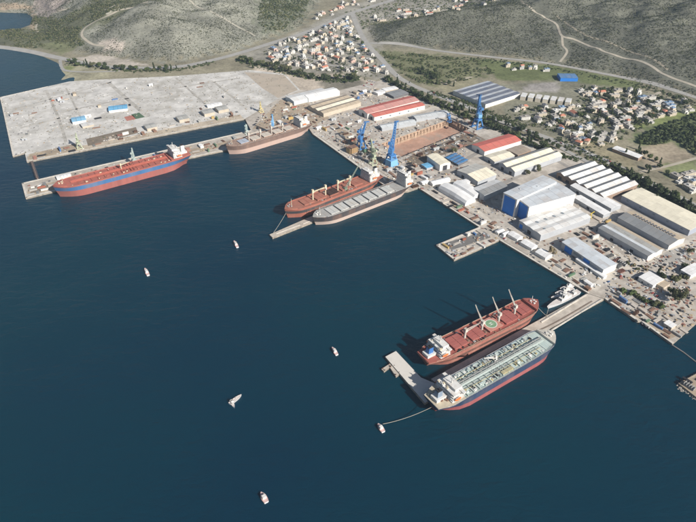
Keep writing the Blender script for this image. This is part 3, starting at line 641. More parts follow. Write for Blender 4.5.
for k in range(4):
    for sg in (-1, 1): e.box('hatch_winch_house', hx[k]+12.2, hx[k]+15, sg*6-1.6, sg*6+1.6, e.D, e.D+2.6, random.choice([M_reddeck2, M_rust, M_redhatch]))
# nearest tanker with pale green deck
M_teal = mat('pale_green_deck', (.44, .53, .51), .7, .16, .07, (.52, .50, .40), .6, .12)
M_teal2 = mat('green_frame', (.54, .62, .60), .7, .12, .1, (.42, .40, .33), .4, .1)
M_navy = mat('navy_topside', (.035, .06, .12), .55, .2, .05, (.2, .16, .16), .35, .06, stretch=(1.3, 1, .22))
M_redb2 = mat('crimson_bottom', (.32, .10, .105), .7, .12, .05, (.36, .14, .12), .5, .05, stretch=(1.3, 1, .22))
f = Ship('oil_tanker', 'tanker with pale green piped deck, navy topsides and red bottom nearest the camera', 'ship', (554,334), (431,403), 14, 33, [(-3, 6.2, M_redb2, 'hull_bottom'), (6.2, 14, M_navy, 'hull_topside')], M_teal, sheer=2)
f.house(-f.L/2+17, 15, 27, 4, fun=mat('funnel_slate', (.22, .28, .36), .6, .2, .2), funnel_x=-8); f.foc(2.4, mat('pale_forecastle', (.55, .52, .46), .7, .2, .1), M_teal, mast=M_white); f.rails(M_white)
f.outline(0, .18, f.D-.05, 1.8, mat('beige_poop', (.50, .44, .34), .8, .2, .15), 'poop_deck')
x0, x1 = -f.L/2+38, f.L/2-20
for k in range(16):
    x = x0+(x1-x0)*k/15; w = f.pt(x/f.L+.5, f.D)[1]-2.2
    for sg in (-1, 1):
        ya, yb = sorted((sg*2.6, sg*w)); f.box('deck_frame', x-.45, x+.45, ya, yb, f.D, f.D+1.5, M_teal2)
for y in (-1.9, -1.1, -.3, .5, 1.3): MB().bar((x0, y, f.D+2.0), (x1, y, f.D+2.0), .55, n=6).build('cargo_pipe', M_teal2 if y != .5 else M_grey, f.root)
for y in (-7.5, -4.6, 4.8, 8.2): MB().bar((x0, y, f.D+1.9), (x1-12, y, f.D+1.9), .5, n=6).build('cargo_pipe', mat('ochre_pipe', (.45, .38, .2), .7, .2, .3) if y in (-7.5, 8.2) else M_grey, f.root)
cw = f.box('catwalk', x0-4, x1, 2.0, 3.4, f.D+3.2, f.D+3.5, M_grey)
for k in range(12): x = x0+(x1-x0)*k/11; f.box('catwalk_post', x-.2, x+.2, 2.4, 3.0, f.D, f.D+3.2, M_grey)
for k in range(7): MB().bar((-9+k*3, -13.2, f.D+1.9), (-9+k*3, 13.2, f.D+1.9), .7, n=6).build('manifold_pipe', M_teal2 if k % 2 else M_grey, f.root)
f.crane(2, 5, M_white, 11, 17, pi*.95, .35, wp=2); f.clutter(110, [M_teal2, M_teal, M_grey, M_black, M_white, mat('ochre_pipe', 'x'), M_teal2], x0, x1-6, 13, 11, hmax=2.2, nm='tank_fitting')
f.box('hose_platform', -4, 12, -13.5, -9.5, f.D, f.D+2.2, mat('ochre_tray', (.40, .36, .22), .7, .2, .2))
for k in range(10):
    r = random.Random(k+50); x = -f.L/2+r.uniform(3, 15); y = r.uniform(-9, 9); f.box('mooring_winch', x-1, x+1, y-.8, y+.8, f.D+1.7, f.D+3.2, r.choice([M_cream, M_grey, M_rust]))

# small vessels at the root of the long pier
def boat(name, lab, bow, stern, B, D, hull_m, deck_m, top_m, cabins, mast=0, ranked_as=None, group=None):
    A, C = P(*bow, D), P(*stern, D); dd = A-C; L = dd.length; mid = (A+C)/2
    r = empty(name, (mid.x, mid.y, 0), atan2(dd.y, dd.x), label=lab, cat='boat'); ts = [0, .1, .25, .45, .62, .76, .87, .95, 1]
    wf = lambda t: B/2*(.8+.2*sstep(0, .3, t))*(1-max(0, (t-.45)/.55)**2*.97)
    mb = MB(); vs = []
    for z, q, xx in ((-.6, .7, -.06), (D, 1, 0)):
        for sg in (1, -1): vs += [((t-.5)*L+xx*L*sstep(.5, 1, t), sg*wf(t)*q, z+(D*.25*sstep(.5, 1, t) if z > 0 else 0)) for t in ts]
    n = len(ts); fs = [(i, 2*n+i, 2*n+i+1, i+1) for i in range(n-1)]+[(n+i, n+i+1, 3*n+i+1, 3*n+i) for i in range(n-1)]+[(0, n, 3*n, 2*n)]
    mb.add(vs, fs); mb.build('hull', hull_m, r); db = MB(); db.add([(v[0], v[1]*.94, v[2]-.15) for v in vs[2*n:]], [(i, n+i, n+i+1, i+1) for i in range(n-1)]); db.build('deck', deck_m, r)
    for (a0, a1, w, h) in cabins:
        co = MB().box((a0-.5)*L, (a1-.5)*L, -w*B/2, w*B/2, D-.2, D+h, 0, (.1*h, .35*h, .1*h, .1*h)).build('cabin', top_m, r)
        MB().box((a1-.5)*L-.3*h, (a1-.5)*L-.12*h, -w*B/2*.8, w*B/2*.8, D+h*.5, D+h*.8).build('windscreen', M_glass, co)
    if mast:
        mm = MB(); mm.bar((.05*L, 0, D), (.05*L, 0, D+mast), .5, 0, .2); mm.bar((.05*L, -B*.3, D+mast*.6), (.05*L, B*.3, D+mast*.6), .2); mm.build('mast', M_white, r)
    if group: r['group'] = group
    if ranked_as: ranked(r, ranked_as, (mid.x, mid.y, 0))
    return r
M_boat = mat('boat_white', (.80, .80, .80), .4, .06, .3); M_boatdeck = mat('boat_deck', (.62, .57, .54), .6, .15, .4)
boat('patrol_vessel', 'long slim pale grey vessel tied along the root of the long pier', (547,307), (579,290.5), 9, 4.2, mat('pale_hull', (.66, .66, .68), .5, .08, .2), M_boatdeck, M_white, [(.3, .62, .7, 3), (.42, .55, .55, 6), (.12, .22, .5, 2.5)], 13)
for (bw, st, Bb) in [((551,297.5),(572,291.5),5.2),((555,293),(574,288),4.8),((560,288.5),(575,284.5),4.5)]:
    boat('motor_yacht', None, bw, st, Bb, 2.4, M_boat, M_boatdeck, M_white, [(.25, .6, .7, 2.2), (.3, .5, .5, 3.8)], 6, 'slim white boats rafted beside the grey vessel', 'boats rafted beside the grey vessel')
# small moored boats out on the water
g = 'small white boats moored in the bay'
M_pink = mat('pinkish_deck', (.60, .42, .40), .7, .15, .4)
for nm, lab, bw, st, B in [
 ('moored_boat', 'small white boat tied by a long rope to the green-decked tanker', (378,423.5), (383.5,431.5), 5.2),
 ('moored_boat', 'small white boat alone at the bottom of the picture', (261,492), (266.5,502), 5.6),
 ('moored_boat', 'small white boat in open water left of the pier head', (332.2,347), (337,354.5), 4.6),
 ('moored_boat', 'small white boat nearest the tip of the mid jetty', (234,240.5), (237.5,247), 4.8),
 ('moored_boat', 'leftmost small white boat in the bay, off the tanker pier', (144.8,268), (148.2,275), 5.0),
 ('moored_boat', 'long open workboat with grey deck lashed to another small boat', (241.5,394.5), (229.5,403.5), 4.6),
 ('moored_boat', 'short white boat lashed to the stern of the open workboat', (234.5,407.5), (231,400.8), 3.4)]:
    long = 'workboat' in lab
    boat(nm, lab, bw, st, B, 1.7, M_boat, M_boatdeck if long else M_pink, M_white, [(.08, .3, .7, 2.4)] if long else [(.3, .66, .72, 2.4)], 3, group=g)
# mooring lines
def line(label, a, b, sag, r=.16, n=14, m=None):
    a = Vector(a); b = Vector(b); mb = MB(); q = None
    for k in range(n+1):
        t = k/n; p = a.lerp(b, t)-Vector((0, 0, sag*4*t*(1-t)))
        if q is not None: mb.bar(q, p, r*2)
        q = p
    return tag(mb.build('mooring_rope', m or M_rope), label, 'rope')
line('pale rope from the small boat to the stern of the green tanker', P(383,424,1.8), P(432,407,11), 3)
line('rope from the bow of the red bulk carrier to the pier', P(536,305,13), P(548,317,3.2), 1)
line('rope from the slim grey vessel down to the pier edge', P(549,306.5,4.2), P(546,318,3.2), .3)
line('rope from the bow of the orange bulk carrier to the jetty tip', P(286,213,14), P(273,233.5,3.2), 1)
line('rope from the stern of the grey bulk carrier to the quay', P(408,185,13), P(412,190,2.8), .6)

# ------------------------------------------------------------------ sheds and halls
def frame_of(A, B, C, z):
    a, b, c = P(*A, z), P(*B, z), P(*C, z); u = a-b; w = c-b
    t1 = atan2(u.y, u.x); t2 = atan2(w.y, w.x); s = 1 if (u.x*w.y-u.y*w.x) > 0 else -1
    t2 -= s*pi/2; dlt = (t2-t1+pi) % (2*pi)-pi; th = t1+dlt/2
    ex = Vector((cos(th), sin(th), 0)); ey = Vector((-sin(th), cos(th), 0))*s
    lx, ly = u.length*cos(dlt/2), w.length*cos(dlt/2)
    ctr = b+ex*lx/2+ey*ly/2
    return ctr, th, lx, ly, s
def shed(name, label, quad, h, roof, wall, nr=1, rise=2.5, panels=6, cat='shed', base=2.5, flatten=False, doors=(), sky=(), ridge='x', gable=None, overhang=.5, mono=False, windows=None, roofs=None):
    """quad: three eave corners in the photograph (A, B, C) at height base+h; local x runs B to A, local y from B to C."""
    ctr, th, lx, ly, s = frame_of(*quad, base+h)
    r = empty(name, (ctr.x, ctr.y, base), th, label=label, cat=cat); take_rect(ctr.x, ctr.y, lx+2, ly+2, th)
    if s < 0: ysg = -1
    else: ysg = 1
    if ridge == 'y': ax, ay, rot = ly, lx, pi/2
    else: ax, ay, rot = lx, ly, 0
    hold = r
    def tf(x, y): return (x, y*ysg) if ridge == 'x' else (-y, x*ysg) if False else ((y, x*ysg) if ridge == 'y' else (x, y))
    # tf maps (along-ridge, across) into root coordinates
    def put(mb, nm, m, parent=None):
        mb.v = [(*tf(v[0], v[1]), v[2]) for v in mb.v]
        flip = (ysg < 0) != (ridge == 'y')
        if flip: mb.f = [f[::-1] for f in mb.f]
        return mb.build(nm, m, parent or r)
    X, Y = ax/2, ay/2; bw = ay/nr
    wb = MB(); top = []
    for k in range(nr):
        y0 = -Y+k*bw
        if mono: top += [(y0+.02, h+rise), (y0+bw, h)]
        else: top += [(y0, h), (y0+bw/2, h+rise), (y0+bw, h)]
    tp = [top[0]]
    for t in top[1:]:
        if abs(t[0]-tp[-1][0]) > .01: tp.append(t)
    for sx in (-1, 1):
        vs = [(sx*X, -Y, 0), (sx*X, Y, 0)]+[(sx*X, y, z) for y, z in tp[::-1]]
        f = tuple(range(len(vs))); wb.add(vs, [f if sx > 0 else f[::-1]], 1 if gable else 0)
    for sy in (-1, 1):
        z = tp[0][1] if sy < 0 else tp[-1][1]
        vs = [(-X, sy*Y, 0), (X, sy*Y, 0), (X, sy*Y, z), (-X, sy*Y, z)]; wb.add(vs, [(0, 1, 2, 3) if sy < 0 else (3, 2, 1, 0)])
    put(wb, 'wall', [wall, gable] if gable else wall)
    oh = overhang; pl = ax/panels
    for k in range(nr):
        y0 = -Y+k*bw
        segs = [(y0, h+rise, y0+bw, h)] if mono else [(y0, h, y0+bw/2, h+rise), (y0+bw/2, h+rise, y0+bw, h)]
        for si, (ya, za, yb, zb) in enumerate(segs):
            sl = (zb-za)/(yb-ya)
            if k == 0 and (si == 0): ya -= oh; za -= oh*sl
            if k == nr-1 and si == len(segs)-1: yb += oh; zb += oh*sl
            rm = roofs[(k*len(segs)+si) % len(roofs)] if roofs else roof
            for p in range(panels):
                xa = -X+p*pl+(0.14 if p else -oh); xb = -X+(p+1)*pl-(0.14 if p < panels-1 else -oh)
                pm = MB(); pm.add([(xa, ya, za+.05), (xb, ya, za+.05), (xb, yb, zb+.05), (xa, yb, zb+.05), (xa, ya, za+.35), (xb, ya, za+.35), (xb, yb, zb+.35), (xa, yb, zb+.35)], [(0,3,2,1),(4,5,6,7),(0,1,5,4),(1,2,6,5),(2,3,7,6),(3,0,4,7)])
                put(pm, 'roof_panel', rm)
    for side, fc, wd, dh, dm, z0 in doors:      # side: 'a','b' = gable ends, 'l','r' = long sides
        q = MB()
        if side in 'ab':
            sx = -1 if side == 'a' else 1; c = (fc-.5)*ay; q.box(min(sx*X, sx*(X+.25)), max(sx*X, sx*(X+.25)), c-wd/2, c+wd/2, z0+.02, z0+dh)
        else:
            sy = -1 if side == 'l' else 1; c = (fc-.5)*ax; q.box(c-wd/2, c+wd/2, min(sy*Y, sy*(Y+.25)), max(sy*Y, sy*(Y+.25)), z0+.02, z0+dh)
        put(q, 'door' if z0 < .3 else 'window', dm)
    for fx, fy, sx, sy, sz, sm in sky:
        x, y = (fx-.5)*ax, (fy-.5)*ay; kb = (y+Y) % bw; z = h+rise*(1-abs(kb-bw/2)/(bw/2)) if not mono else h+rise*(1-kb/bw)
        q = MB(); q.box(x-sx/2, x+sx/2, y-sy/2, y+sy/2, z-.5, z+sz); put(q, 'skylight', sm)
    return r
def roofm(n, c, dirt=(.30, .27, .24), amt=.4, var=.10, rand=.05): return mat('roof_'+n, c, .65, var, .12, dirt, amt, .05, rand=rand, stretch=(.35, 1, 1))
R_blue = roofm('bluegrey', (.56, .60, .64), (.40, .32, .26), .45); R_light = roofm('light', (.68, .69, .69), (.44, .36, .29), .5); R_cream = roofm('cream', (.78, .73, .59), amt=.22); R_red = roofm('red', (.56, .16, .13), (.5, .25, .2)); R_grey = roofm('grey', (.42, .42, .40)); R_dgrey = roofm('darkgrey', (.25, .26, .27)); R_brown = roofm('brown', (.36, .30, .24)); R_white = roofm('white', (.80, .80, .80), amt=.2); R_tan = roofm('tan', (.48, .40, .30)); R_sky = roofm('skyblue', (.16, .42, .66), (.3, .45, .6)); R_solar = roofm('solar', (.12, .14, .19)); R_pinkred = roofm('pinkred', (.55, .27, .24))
W_white = mat('wall_white', (.74, .73, .70), .8, .08, .1, (.5, .45, .4), .3, .08); W_grey = mat('wall_grey', (.40, .42, .45), .8, .1, .1); W_tan = mat('wall_tan', (.50, .44, .36), .85, .12, .1); W_brick = mat('wall_brown', (.30, .22, .17), .9, .15, .1); W_dark = mat('wall_dark', (.14, .14, .15), .9, .15, .1)
D_blue = mat('door_blue', (.025, .20, .66), .6, .08, .1); D_dark = mat('door_dark', (.05, .05, .06), .8, .1, .1); D_grey = mat('door_grey', (.5, .51, .52), .7, .1, .1)
G_vent = mat('vent_glass', (.20, .24, .28), .4, .1, .1)
DW1 = frame_of((500,191),(543,175.5),(557.5,181.5), 33.5)[3]*.80; DW2 = frame_of((518,199),(557.5,182.5),(572.5,195), 30)[3]*.84
# the great hall: a taller left bay and a lower right bay, blue doors towards the quay
shed('construction_hall', 'tall left bay of the great white hall with one huge blue door', ((500,191),(543,175.5),(557.5,181.5)), 31, R_blue, W_white, 1, .8, 6, 'hall', doors=[('b', .5, DW1, 29, D_blue, 0)], sky=[(.7, .3, 2, 2, 1.2, D_grey), (.4, .7, 2, 2, 1.2, D_grey)])
shed('construction_hall', 'lower right bay of the great white hall with second blue door', ((518,199),(557.5,182.5),(572.5,195)), 27.5, R_blue, W_white, 1, .9, 6, 'hall', doors=[('b', .52, DW2, 26, D_blue, 0), ('r', .12, 7, 12, W_brick, 0)], sky=[(.3, .3, 2, 2, 1.2, D_grey)])
shed('assembly_shed', 'broad pale roofed shed with skylights leaning on the great hall', ((523.6,223.4),(568.5,203.7),(589,217.8)), 11, R_light, W_grey, 3, 1.0, 7, doors=[('b', .12, 6, 7, D_blue, 0), ('b', .5, 7, 6, D_dark, 0)], sky=[(.3+.17*i, .38, 3.4, 5, .8, G_vent) for i in range(4)]+[(.85, .8, 3, 3, .8, G_vent)], gable=W_grey)
shed('workshop', 'long grey workshop with blue doors facing the quay', ((600.3,271),(562,242),(574,236.4)), 10.5, R_blue, W_grey, 1, 1.2, 8, doors=[('l', .18, 13, 9, D_blue, 0), ('l', .62, 11, 9, D_blue, 0), ('l', .4, 14, 3, G_vent, 5)], gable=W_white)
shed('lean_to', 'low white lean-to strip in front of the blue-doored workshop', ((602,278),(576,259),(579,257.5)), 4, R_white, W_white, 1, .5, 5, doors=[('l', .5, 4, 3, D_dark, 0)])
for lab, q in [('white tent shelter nearest the finger pier on the quay', ((508.5,234.5),(513.5,231.2),(522,237.2))), ('middle of the three white tent shelters on the quay', ((521,242.5),(526.5,239.2),(537,246))), ('rightmost of the three white tent shelters on the quay', ((536,252.5),(542,248.5),(551.5,255)))]:
    shed('tent_shelter', lab, q, 4.5, R_white, W_white, 1, 2.0, 3, 'tent', ridge='y', overhang=.2, doors=[('a', .5, 4, 3.2, D_grey, 0)])['group'] = 'white tents on the quay'
# arched white boat shelters
def arch_tent(label, quad, h0, h1, n=5):
    ctr, th, lx, ly, s = frame_of(*quad, 2.5+h0); r = empty('boat_shelter', (ctr.x, ctr.y, 2.5), th, label=label, cat='tent', group='white boat shelters'); take_rect(ctr.x, ctr.y, lx, ly, th)
    pr = [(-1, 0), (-.96, .45), (-.72, .82), (0, 1), (.72, .82), (.96, .45), (1, 0)]
    for k in range(n):
        x0, x1 = -lx/2+lx*k/n+.06, -lx/2+lx*(k+1)/n-.06; mb = MB(); vs = []
        for x in (x0, x1):
            f = (x+lx/2)/lx; hh = h0+(h1-h0)*math.sin(pi*min(1, .25+f*.6)); vs += [(x, ly/2*y, z*hh) for y, z in pr]
        mb.add(vs, [(i, 7+i, 8+i, i+1) for i in range(6)]+[tuple(range(7)), tuple(range(13, 6, -1))]); mb.build('cover_panel', R_white, r)
    return r
arch_tent('left one of the two humped white boat shelters', ((463,203.5),(438.5,187),(448,182.5)), 7, 13)
arch_tent('right one of the two humped white boat shelters', ((472,197),(452,184),(461,180)), 7, 12)
shed('site_office', 'small white boxy office between humped shelters and curved-roof shed', ((460,181.5),(466,179),(469.5,182)), 6, R_white, W_white, 1, .5, 2, 'building', doors=[('l', .5, 2, 2.2, D_dark, 0)])
shed('tent_shelter', 'long low white tent behind the quay corner', ((431.5,183),(447,177),(449.5,180)), 4.5, R_white, W_white, 1, 1.6, 4, 'tent')
shed('paint_hall', 'cream-roofed tall white workshop beside the blue canopy', ((428,156.5),(437.5,153.5),(448.5,163)), 12, R_cream, W_white, 1, 2.2, 4, 'hall', ridge='y', doors=[('b', .5, 9, 9, D_dark, 0)], gable=W_white)
shed('blue_canopy', 'low bright blue canopy in the shade of the cream-roofed workshop', ((422,165),(428.5,162.5),(433,166.5)), 4, R_sky, W_grey, 1, .5, 3, 'canopy')
for k in range(4):
    o = shed('pipe_rack', None, ((446+k*3.4,158+k*1.9),(455+k*3.4,153+k*1.9),(457.6+k*3.4,154.2+k*1.9)), 4, roofm('deepblue', (.06, .20, .42)), W_dark, 1, .4, 3, 'rack'); o['group'] = 'blue racks'; ranked(o, 'narrow blue-roofed racks behind the curved-roof shed', o.location)
shed('curved_shed', 'wide pale low-pitched shed between the humped shelters and the cream roofs', ((457.5,170.5),(475.5,163.5),(496,174.5)), 8.5, R_cream, W_grey, 1, 3.2, 5, doors=[('b', .3, 6, 5, D_dark, 0)], roofs=[roofm('palegrey', (.55, .54, .50)), R_cream], ridge='x')
shed('grey_shed', 'grey-roofed shed standing just left of the great hall', ((472.6,189),(495,179.5),(507,186)), 10, R_grey, W_grey, 1, 2, 5, doors=[('b', .5, 8, 7, D_dark, 0)], roofs=[R_light, R_dgrey])
shed('red_shed', 'single red-roofed shed behind the blue racks', ((475.5,146.5),(508.5,134),(520,141)), 9, R_red, W_white, 1, 3, 6, doors=[('b', .5, 6, 6, D_dark, 0)])
shed('small_shed', 'small pale yellow shed beside the single red-roofed shed', ((486,157),(504,150),(513.5,156)), 7, R_cream, W_grey, 1, 2, 3, doors=[('b', .5, 5, 4, D_dark, 0)])
shed('brown_shed', 'brown flat shed between the red roof and the twin cream roofs', ((507,150),(520,145),(531,150)), 5, R_brown, W_brick, 1, .6, 3)
shed('twin_shed', 'twin-gabled cream-roofed shed behind the great hall', ((500,163.5),(546,147.5),(562,155.5)), 10, R_cream, W_grey, 2, 3.2, 7, doors=[('b', .25, 6, 6, D_dark, 0), ('b', .75, 6, 6, D_dark, 0)], roofs=[R_grey, R_cream])  # grey left slopes, cream right slopes: shade and sunlight put into the roof colours
shed('sawtooth_shed', 'grey shed with six parallel pale gables near the service road', ((559,173.5),(590.5,161),(636,185)), 9, R_light, W_brick, 6, 3.0, 5, doors=[('b', (k+.5)/6, 7, 5, D_dark, 0) for k in range(6)], roofs=[R_dgrey, R_light])  # alternating dark and light slopes paint in the shaded and sunlit facets
shed('long_shed', 'longer of two narrow white sheds in front of the six gables', ((609,209.5),(570.5,185.5),(579.5,182)), 7, R_white, W_grey, 1, 1.6, 8, doors=[('l', .2, 5, 4, D_dark, 0), ('l', .6, 5, 4, D_dark, 0)])
shed('long_shed', 'shorter of two narrow white sheds beside the great hall', ((602,215.5),(574,197.5),(580.5,195)), 6, R_white, W_grey, 1, 1.3, 6, doors=[('l', .5, 5, 4, D_dark, 0)])
shed('cream_warehouse', 'long warehouse with ribbed cream roof at the right edge', ((684,233),(622,195.5),(638.5,186.5)), 10, R_cream, mat('wall_bluegrey', (.34, .37, .44), .8, .1, .1), 1, 2.2, 13, 'warehouse', doors=[('l', .1+.2*i, 4, 2, G_vent, 5) for i in range(5)])
shed('monitor_shed', 'grey shed with a row of dark roof monitors in front of the cream warehouse', ((667,246.5),(618,217.5),(632.5,210.5)), 8, R_grey, W_grey, 1, 3.5, 9, roofs=[R_dgrey, R_tan], sky=[(.14+.058*i, .6, 2.6, 5, 1.8, W_dark) for i in range(14)], gable=W_white)  # left slope darkened in its colour for the shade it lies in
shed('patchy_shed', 'grey shed with tan patched roof facing the dirt yard', ((645.5,257.5),(598.5,228),(612,221)), 8, R_grey, W_grey, 2, 1.6, 7, roofs=[R_dgrey, R_blue, R_grey, R_tan], gable=W_white, doors=[('l', .3, 5, 4, D_dark, 0), ('l', .7, 5, 4, D_dark, 0)], sky=[(.2, .6, 10, 1.6, .3, W_dark), (.4, .62, 10, 1.6, .3, W_dark)])
shed('white_office', 'single-storey white-roofed office near the right-hand trees', ((652,286),(639,277),(648,270.5)), 5.5, R_white, W_white, 1, .6, 3, 'building', doors=[('l', .3, 2, 2.2, D_dark, 0), ('l', .7, 3, 1.3, G_vent, 2)])
shed('white_office', 'white angular building at the far right edge by trees', ((690,276),(681,270),(692,261.5)), 6, R_white, W_white, 1, .6, 3, 'building', doors=[('l', .5, 3, 1.3, G_vent, 2)])
shed('gate_house', 'small pale block at the corner of the right-hand quay', ((671.5,328),(664,323),(668.5,320)), 4.5, R_white, W_tan, 1, .3, 2, 'building', doors=[('l', .5, 2, 2.2, D_dark, 0)])
shed('plain_block', 'low tan block beside the white-roofed office', ((663,288),(655,283),(661,278.5)), 4, R_tan, W_tan, 1, .4, 2, 'building')
# the sheds on the far side of the dry dock
shed('pale_shed', 'pale blue-white double shed left of the brown-roofed row', ((294.5,101.5),(285.5,96.5),(322,88.5)), 8.5, R_light, mat('wall_paleblue', (.55, .62, .66), .8, .08, .1), 1, 2, 3, ridge='y')
shed('pale_shed', 'white-walled shed at the right end of the pale double shed', ((309,98.2),(302,94.2),(334,88)), 9, R_white, W_white, 1, 2, 3, ridge='y')
shed('brown_row_shed', 'row of brown-roofed gables with a cream ridge strip', ((306.5,105),(345,95),(362,102)), 8, R_brown, W_tan, 3, 2, 8, roofs=[R_brown, R_tan, R_brown, R_cream, R_brown, R_tan])
shed('red_roofed_workshop', 'larger back one of the twin red-roofed workshops', ((359,109),(410,96),(419,100.5)), 11, R_red, W_white, 1, 3, 8, 'workshop', doors=[('b', .5, 8, 7, D_dark, 0)], roofs=[R_red, R_pinkred])
shed('red_roofed_workshop', 'smaller front one of the twin red-roofed workshops', ((372.5,116),(419,102),(424,105.5)), 9, R_red, W_white, 1, 2, 8, 'workshop', doors=[('b', .5, 8, 6, D_dark, 0)]+[('r', .15+.18*i, 4, 3, G_vent, 3) for i in range(5)])
for lab, q in [('left one of the pale blue-grey sheds along the dock edge', ((381,127.5),(412,119),(415,122.5))), ('right one of the pale blue-grey sheds along the dock edge', ((416,119),(444,110),(447,114)))]:
    shed('dock_side_shed', lab, q, 6, roofm('palesteel', (.55, .58, .60)), W_grey, 1, 2, 6, doors=[('b', .5, 5, 4, D_dark, 0)])
shed('low_store', 'dark flat store behind the twin red-roofed workshops', ((386,93),(400,89),(408,93)), 5, R_dgrey, W_dark, 1, .5, 3)
shed('white_store', 'small white store behind the twin red-roofed workshops', ((374,92),(381,89.5),(385,91.5)), 5, R_white, W_white, 1, .5, 2)
shed('white_store', 'white store near the bend of the main road', ((382,89),(394,86),(398,88.5)), 5, R_white, W_tan, 1, .5, 3)
o = PG(488, 95)
shed('solar_roof_factory', 'large factory with striped solar panel roof beyond the main road', ((457,92.5),(487.5,81),(517,94.5)), 9, R_light, W_white, 5, 1.2, 6, 'factory', base=gz(o.x, o.y)-.3, roofs=[R_blue, R_solar])
# store huts along the basin edge
for k, (u, v) in enumerate([(146,129),(178,120.5),(203,114.5),(217,111)]):
    o = shed('store_hut', None, ((u,v),(u-2.5,v-4),(u+7,v-6.5)), 6, R_grey, W_tan, 1, 1, 2, 'hut', ridge='y', doors=[('l', .5, 8, 5, D_dark, 0)], base=2.6); o['group'] = 'huts by the basin'; ranked(o, 'grey huts with dark open ends beside the basin', o.location)  # near-black panel paints the shade inside each open end
shed('blue_roofed_hut', 'bright blue-roofed hut beside the red and green courts', ((110,110.5),(108.5,106.5),(127,105)), 5, R_sky, W_white, 1, 1, 4, 'hut', ridge='y', base=2.6, doors=[('l', .5, 5, 4, D_dark, 0)])
shed('blue_roofed_hut', 'sky blue-roofed hut nearest the yellow-green crane on the pale fill', ((73,122),(71,118),(84.5,116)), 5, roofm('skyblue2', (.24, .50, .72)), W_white, 1, 1, 3, 'hut', ridge='y', base=2.6, doors=[('l', .5, 5, 4, D_dark, 0)])
shed('white_roofed_hut', 'pale open hut next to the sky blue hut', ((82,127),(80,123.5),(91,121)), 3.5, R_light, W_tan, 1, .6, 2, 'hut', ridge='y', base=2.6)
shed('white_strip_store', 'long thin white store on the pale fill', ((207,106.5),(206,104.5),(220,101.5)), 4, R_white, W_white, 1, .5, 4, 'hut', ridge='y', base=2.6)
shed('pier_store', 'long white-roofed store on the outer pier beside the tanker', ((57,178.5),(56,176),(70,173)), 3.5, R_white, W_white, 1, .5, 4, 'hut', ridge='y')
p = PG(626, 153)
shed('roadside_warehouse', 'long white-roofed warehouse beyond the main road beside brown field', ((638,158.5),(612.5,148.5),(617,146)), 6, R_white, W_brick, 1, 1.4, 6, 'warehouse', base=gz(p.x, p.y)-.3)
p = PG(566, 80)
shed('blue_hall', 'blue-walled hall above the cream apartment row', ((559,78),(557.5,73.5),(574,73)), 8, roofm('bluehall', (.10, .22, .42)), D_blue, 1, 1, 3, 'hall', ridge='y', base=gz(p.x, p.y)-.3)
# cream apartment row
for k in range(7):
    u0 = 521+k*7.4; v0 = 96.5+k*.9; p = PG(u0+3, v0+4); z = gz(p.x, p.y)-.3
    o = shed('apartment_block', None, ((u0, v0),(u0+1.6,v0-4),(u0+6.6,v0-3.2)), 8.5, R_light, mat('wall_apartment', (.62, .57, .48), .85, .1, .1, rand=.1), 1, .3, 1, 'building', base=z, ridge='y', overhang=.3, doors=[('l', .3+.4*(i % 2), 3, 1.4, G_vent, 1.6+3.4*(i//2)) for i in range(4)]); o['group'] = 'cream apartment row'; ranked(o, 'cream flat-roofed apartment blocks in a row', o.location)

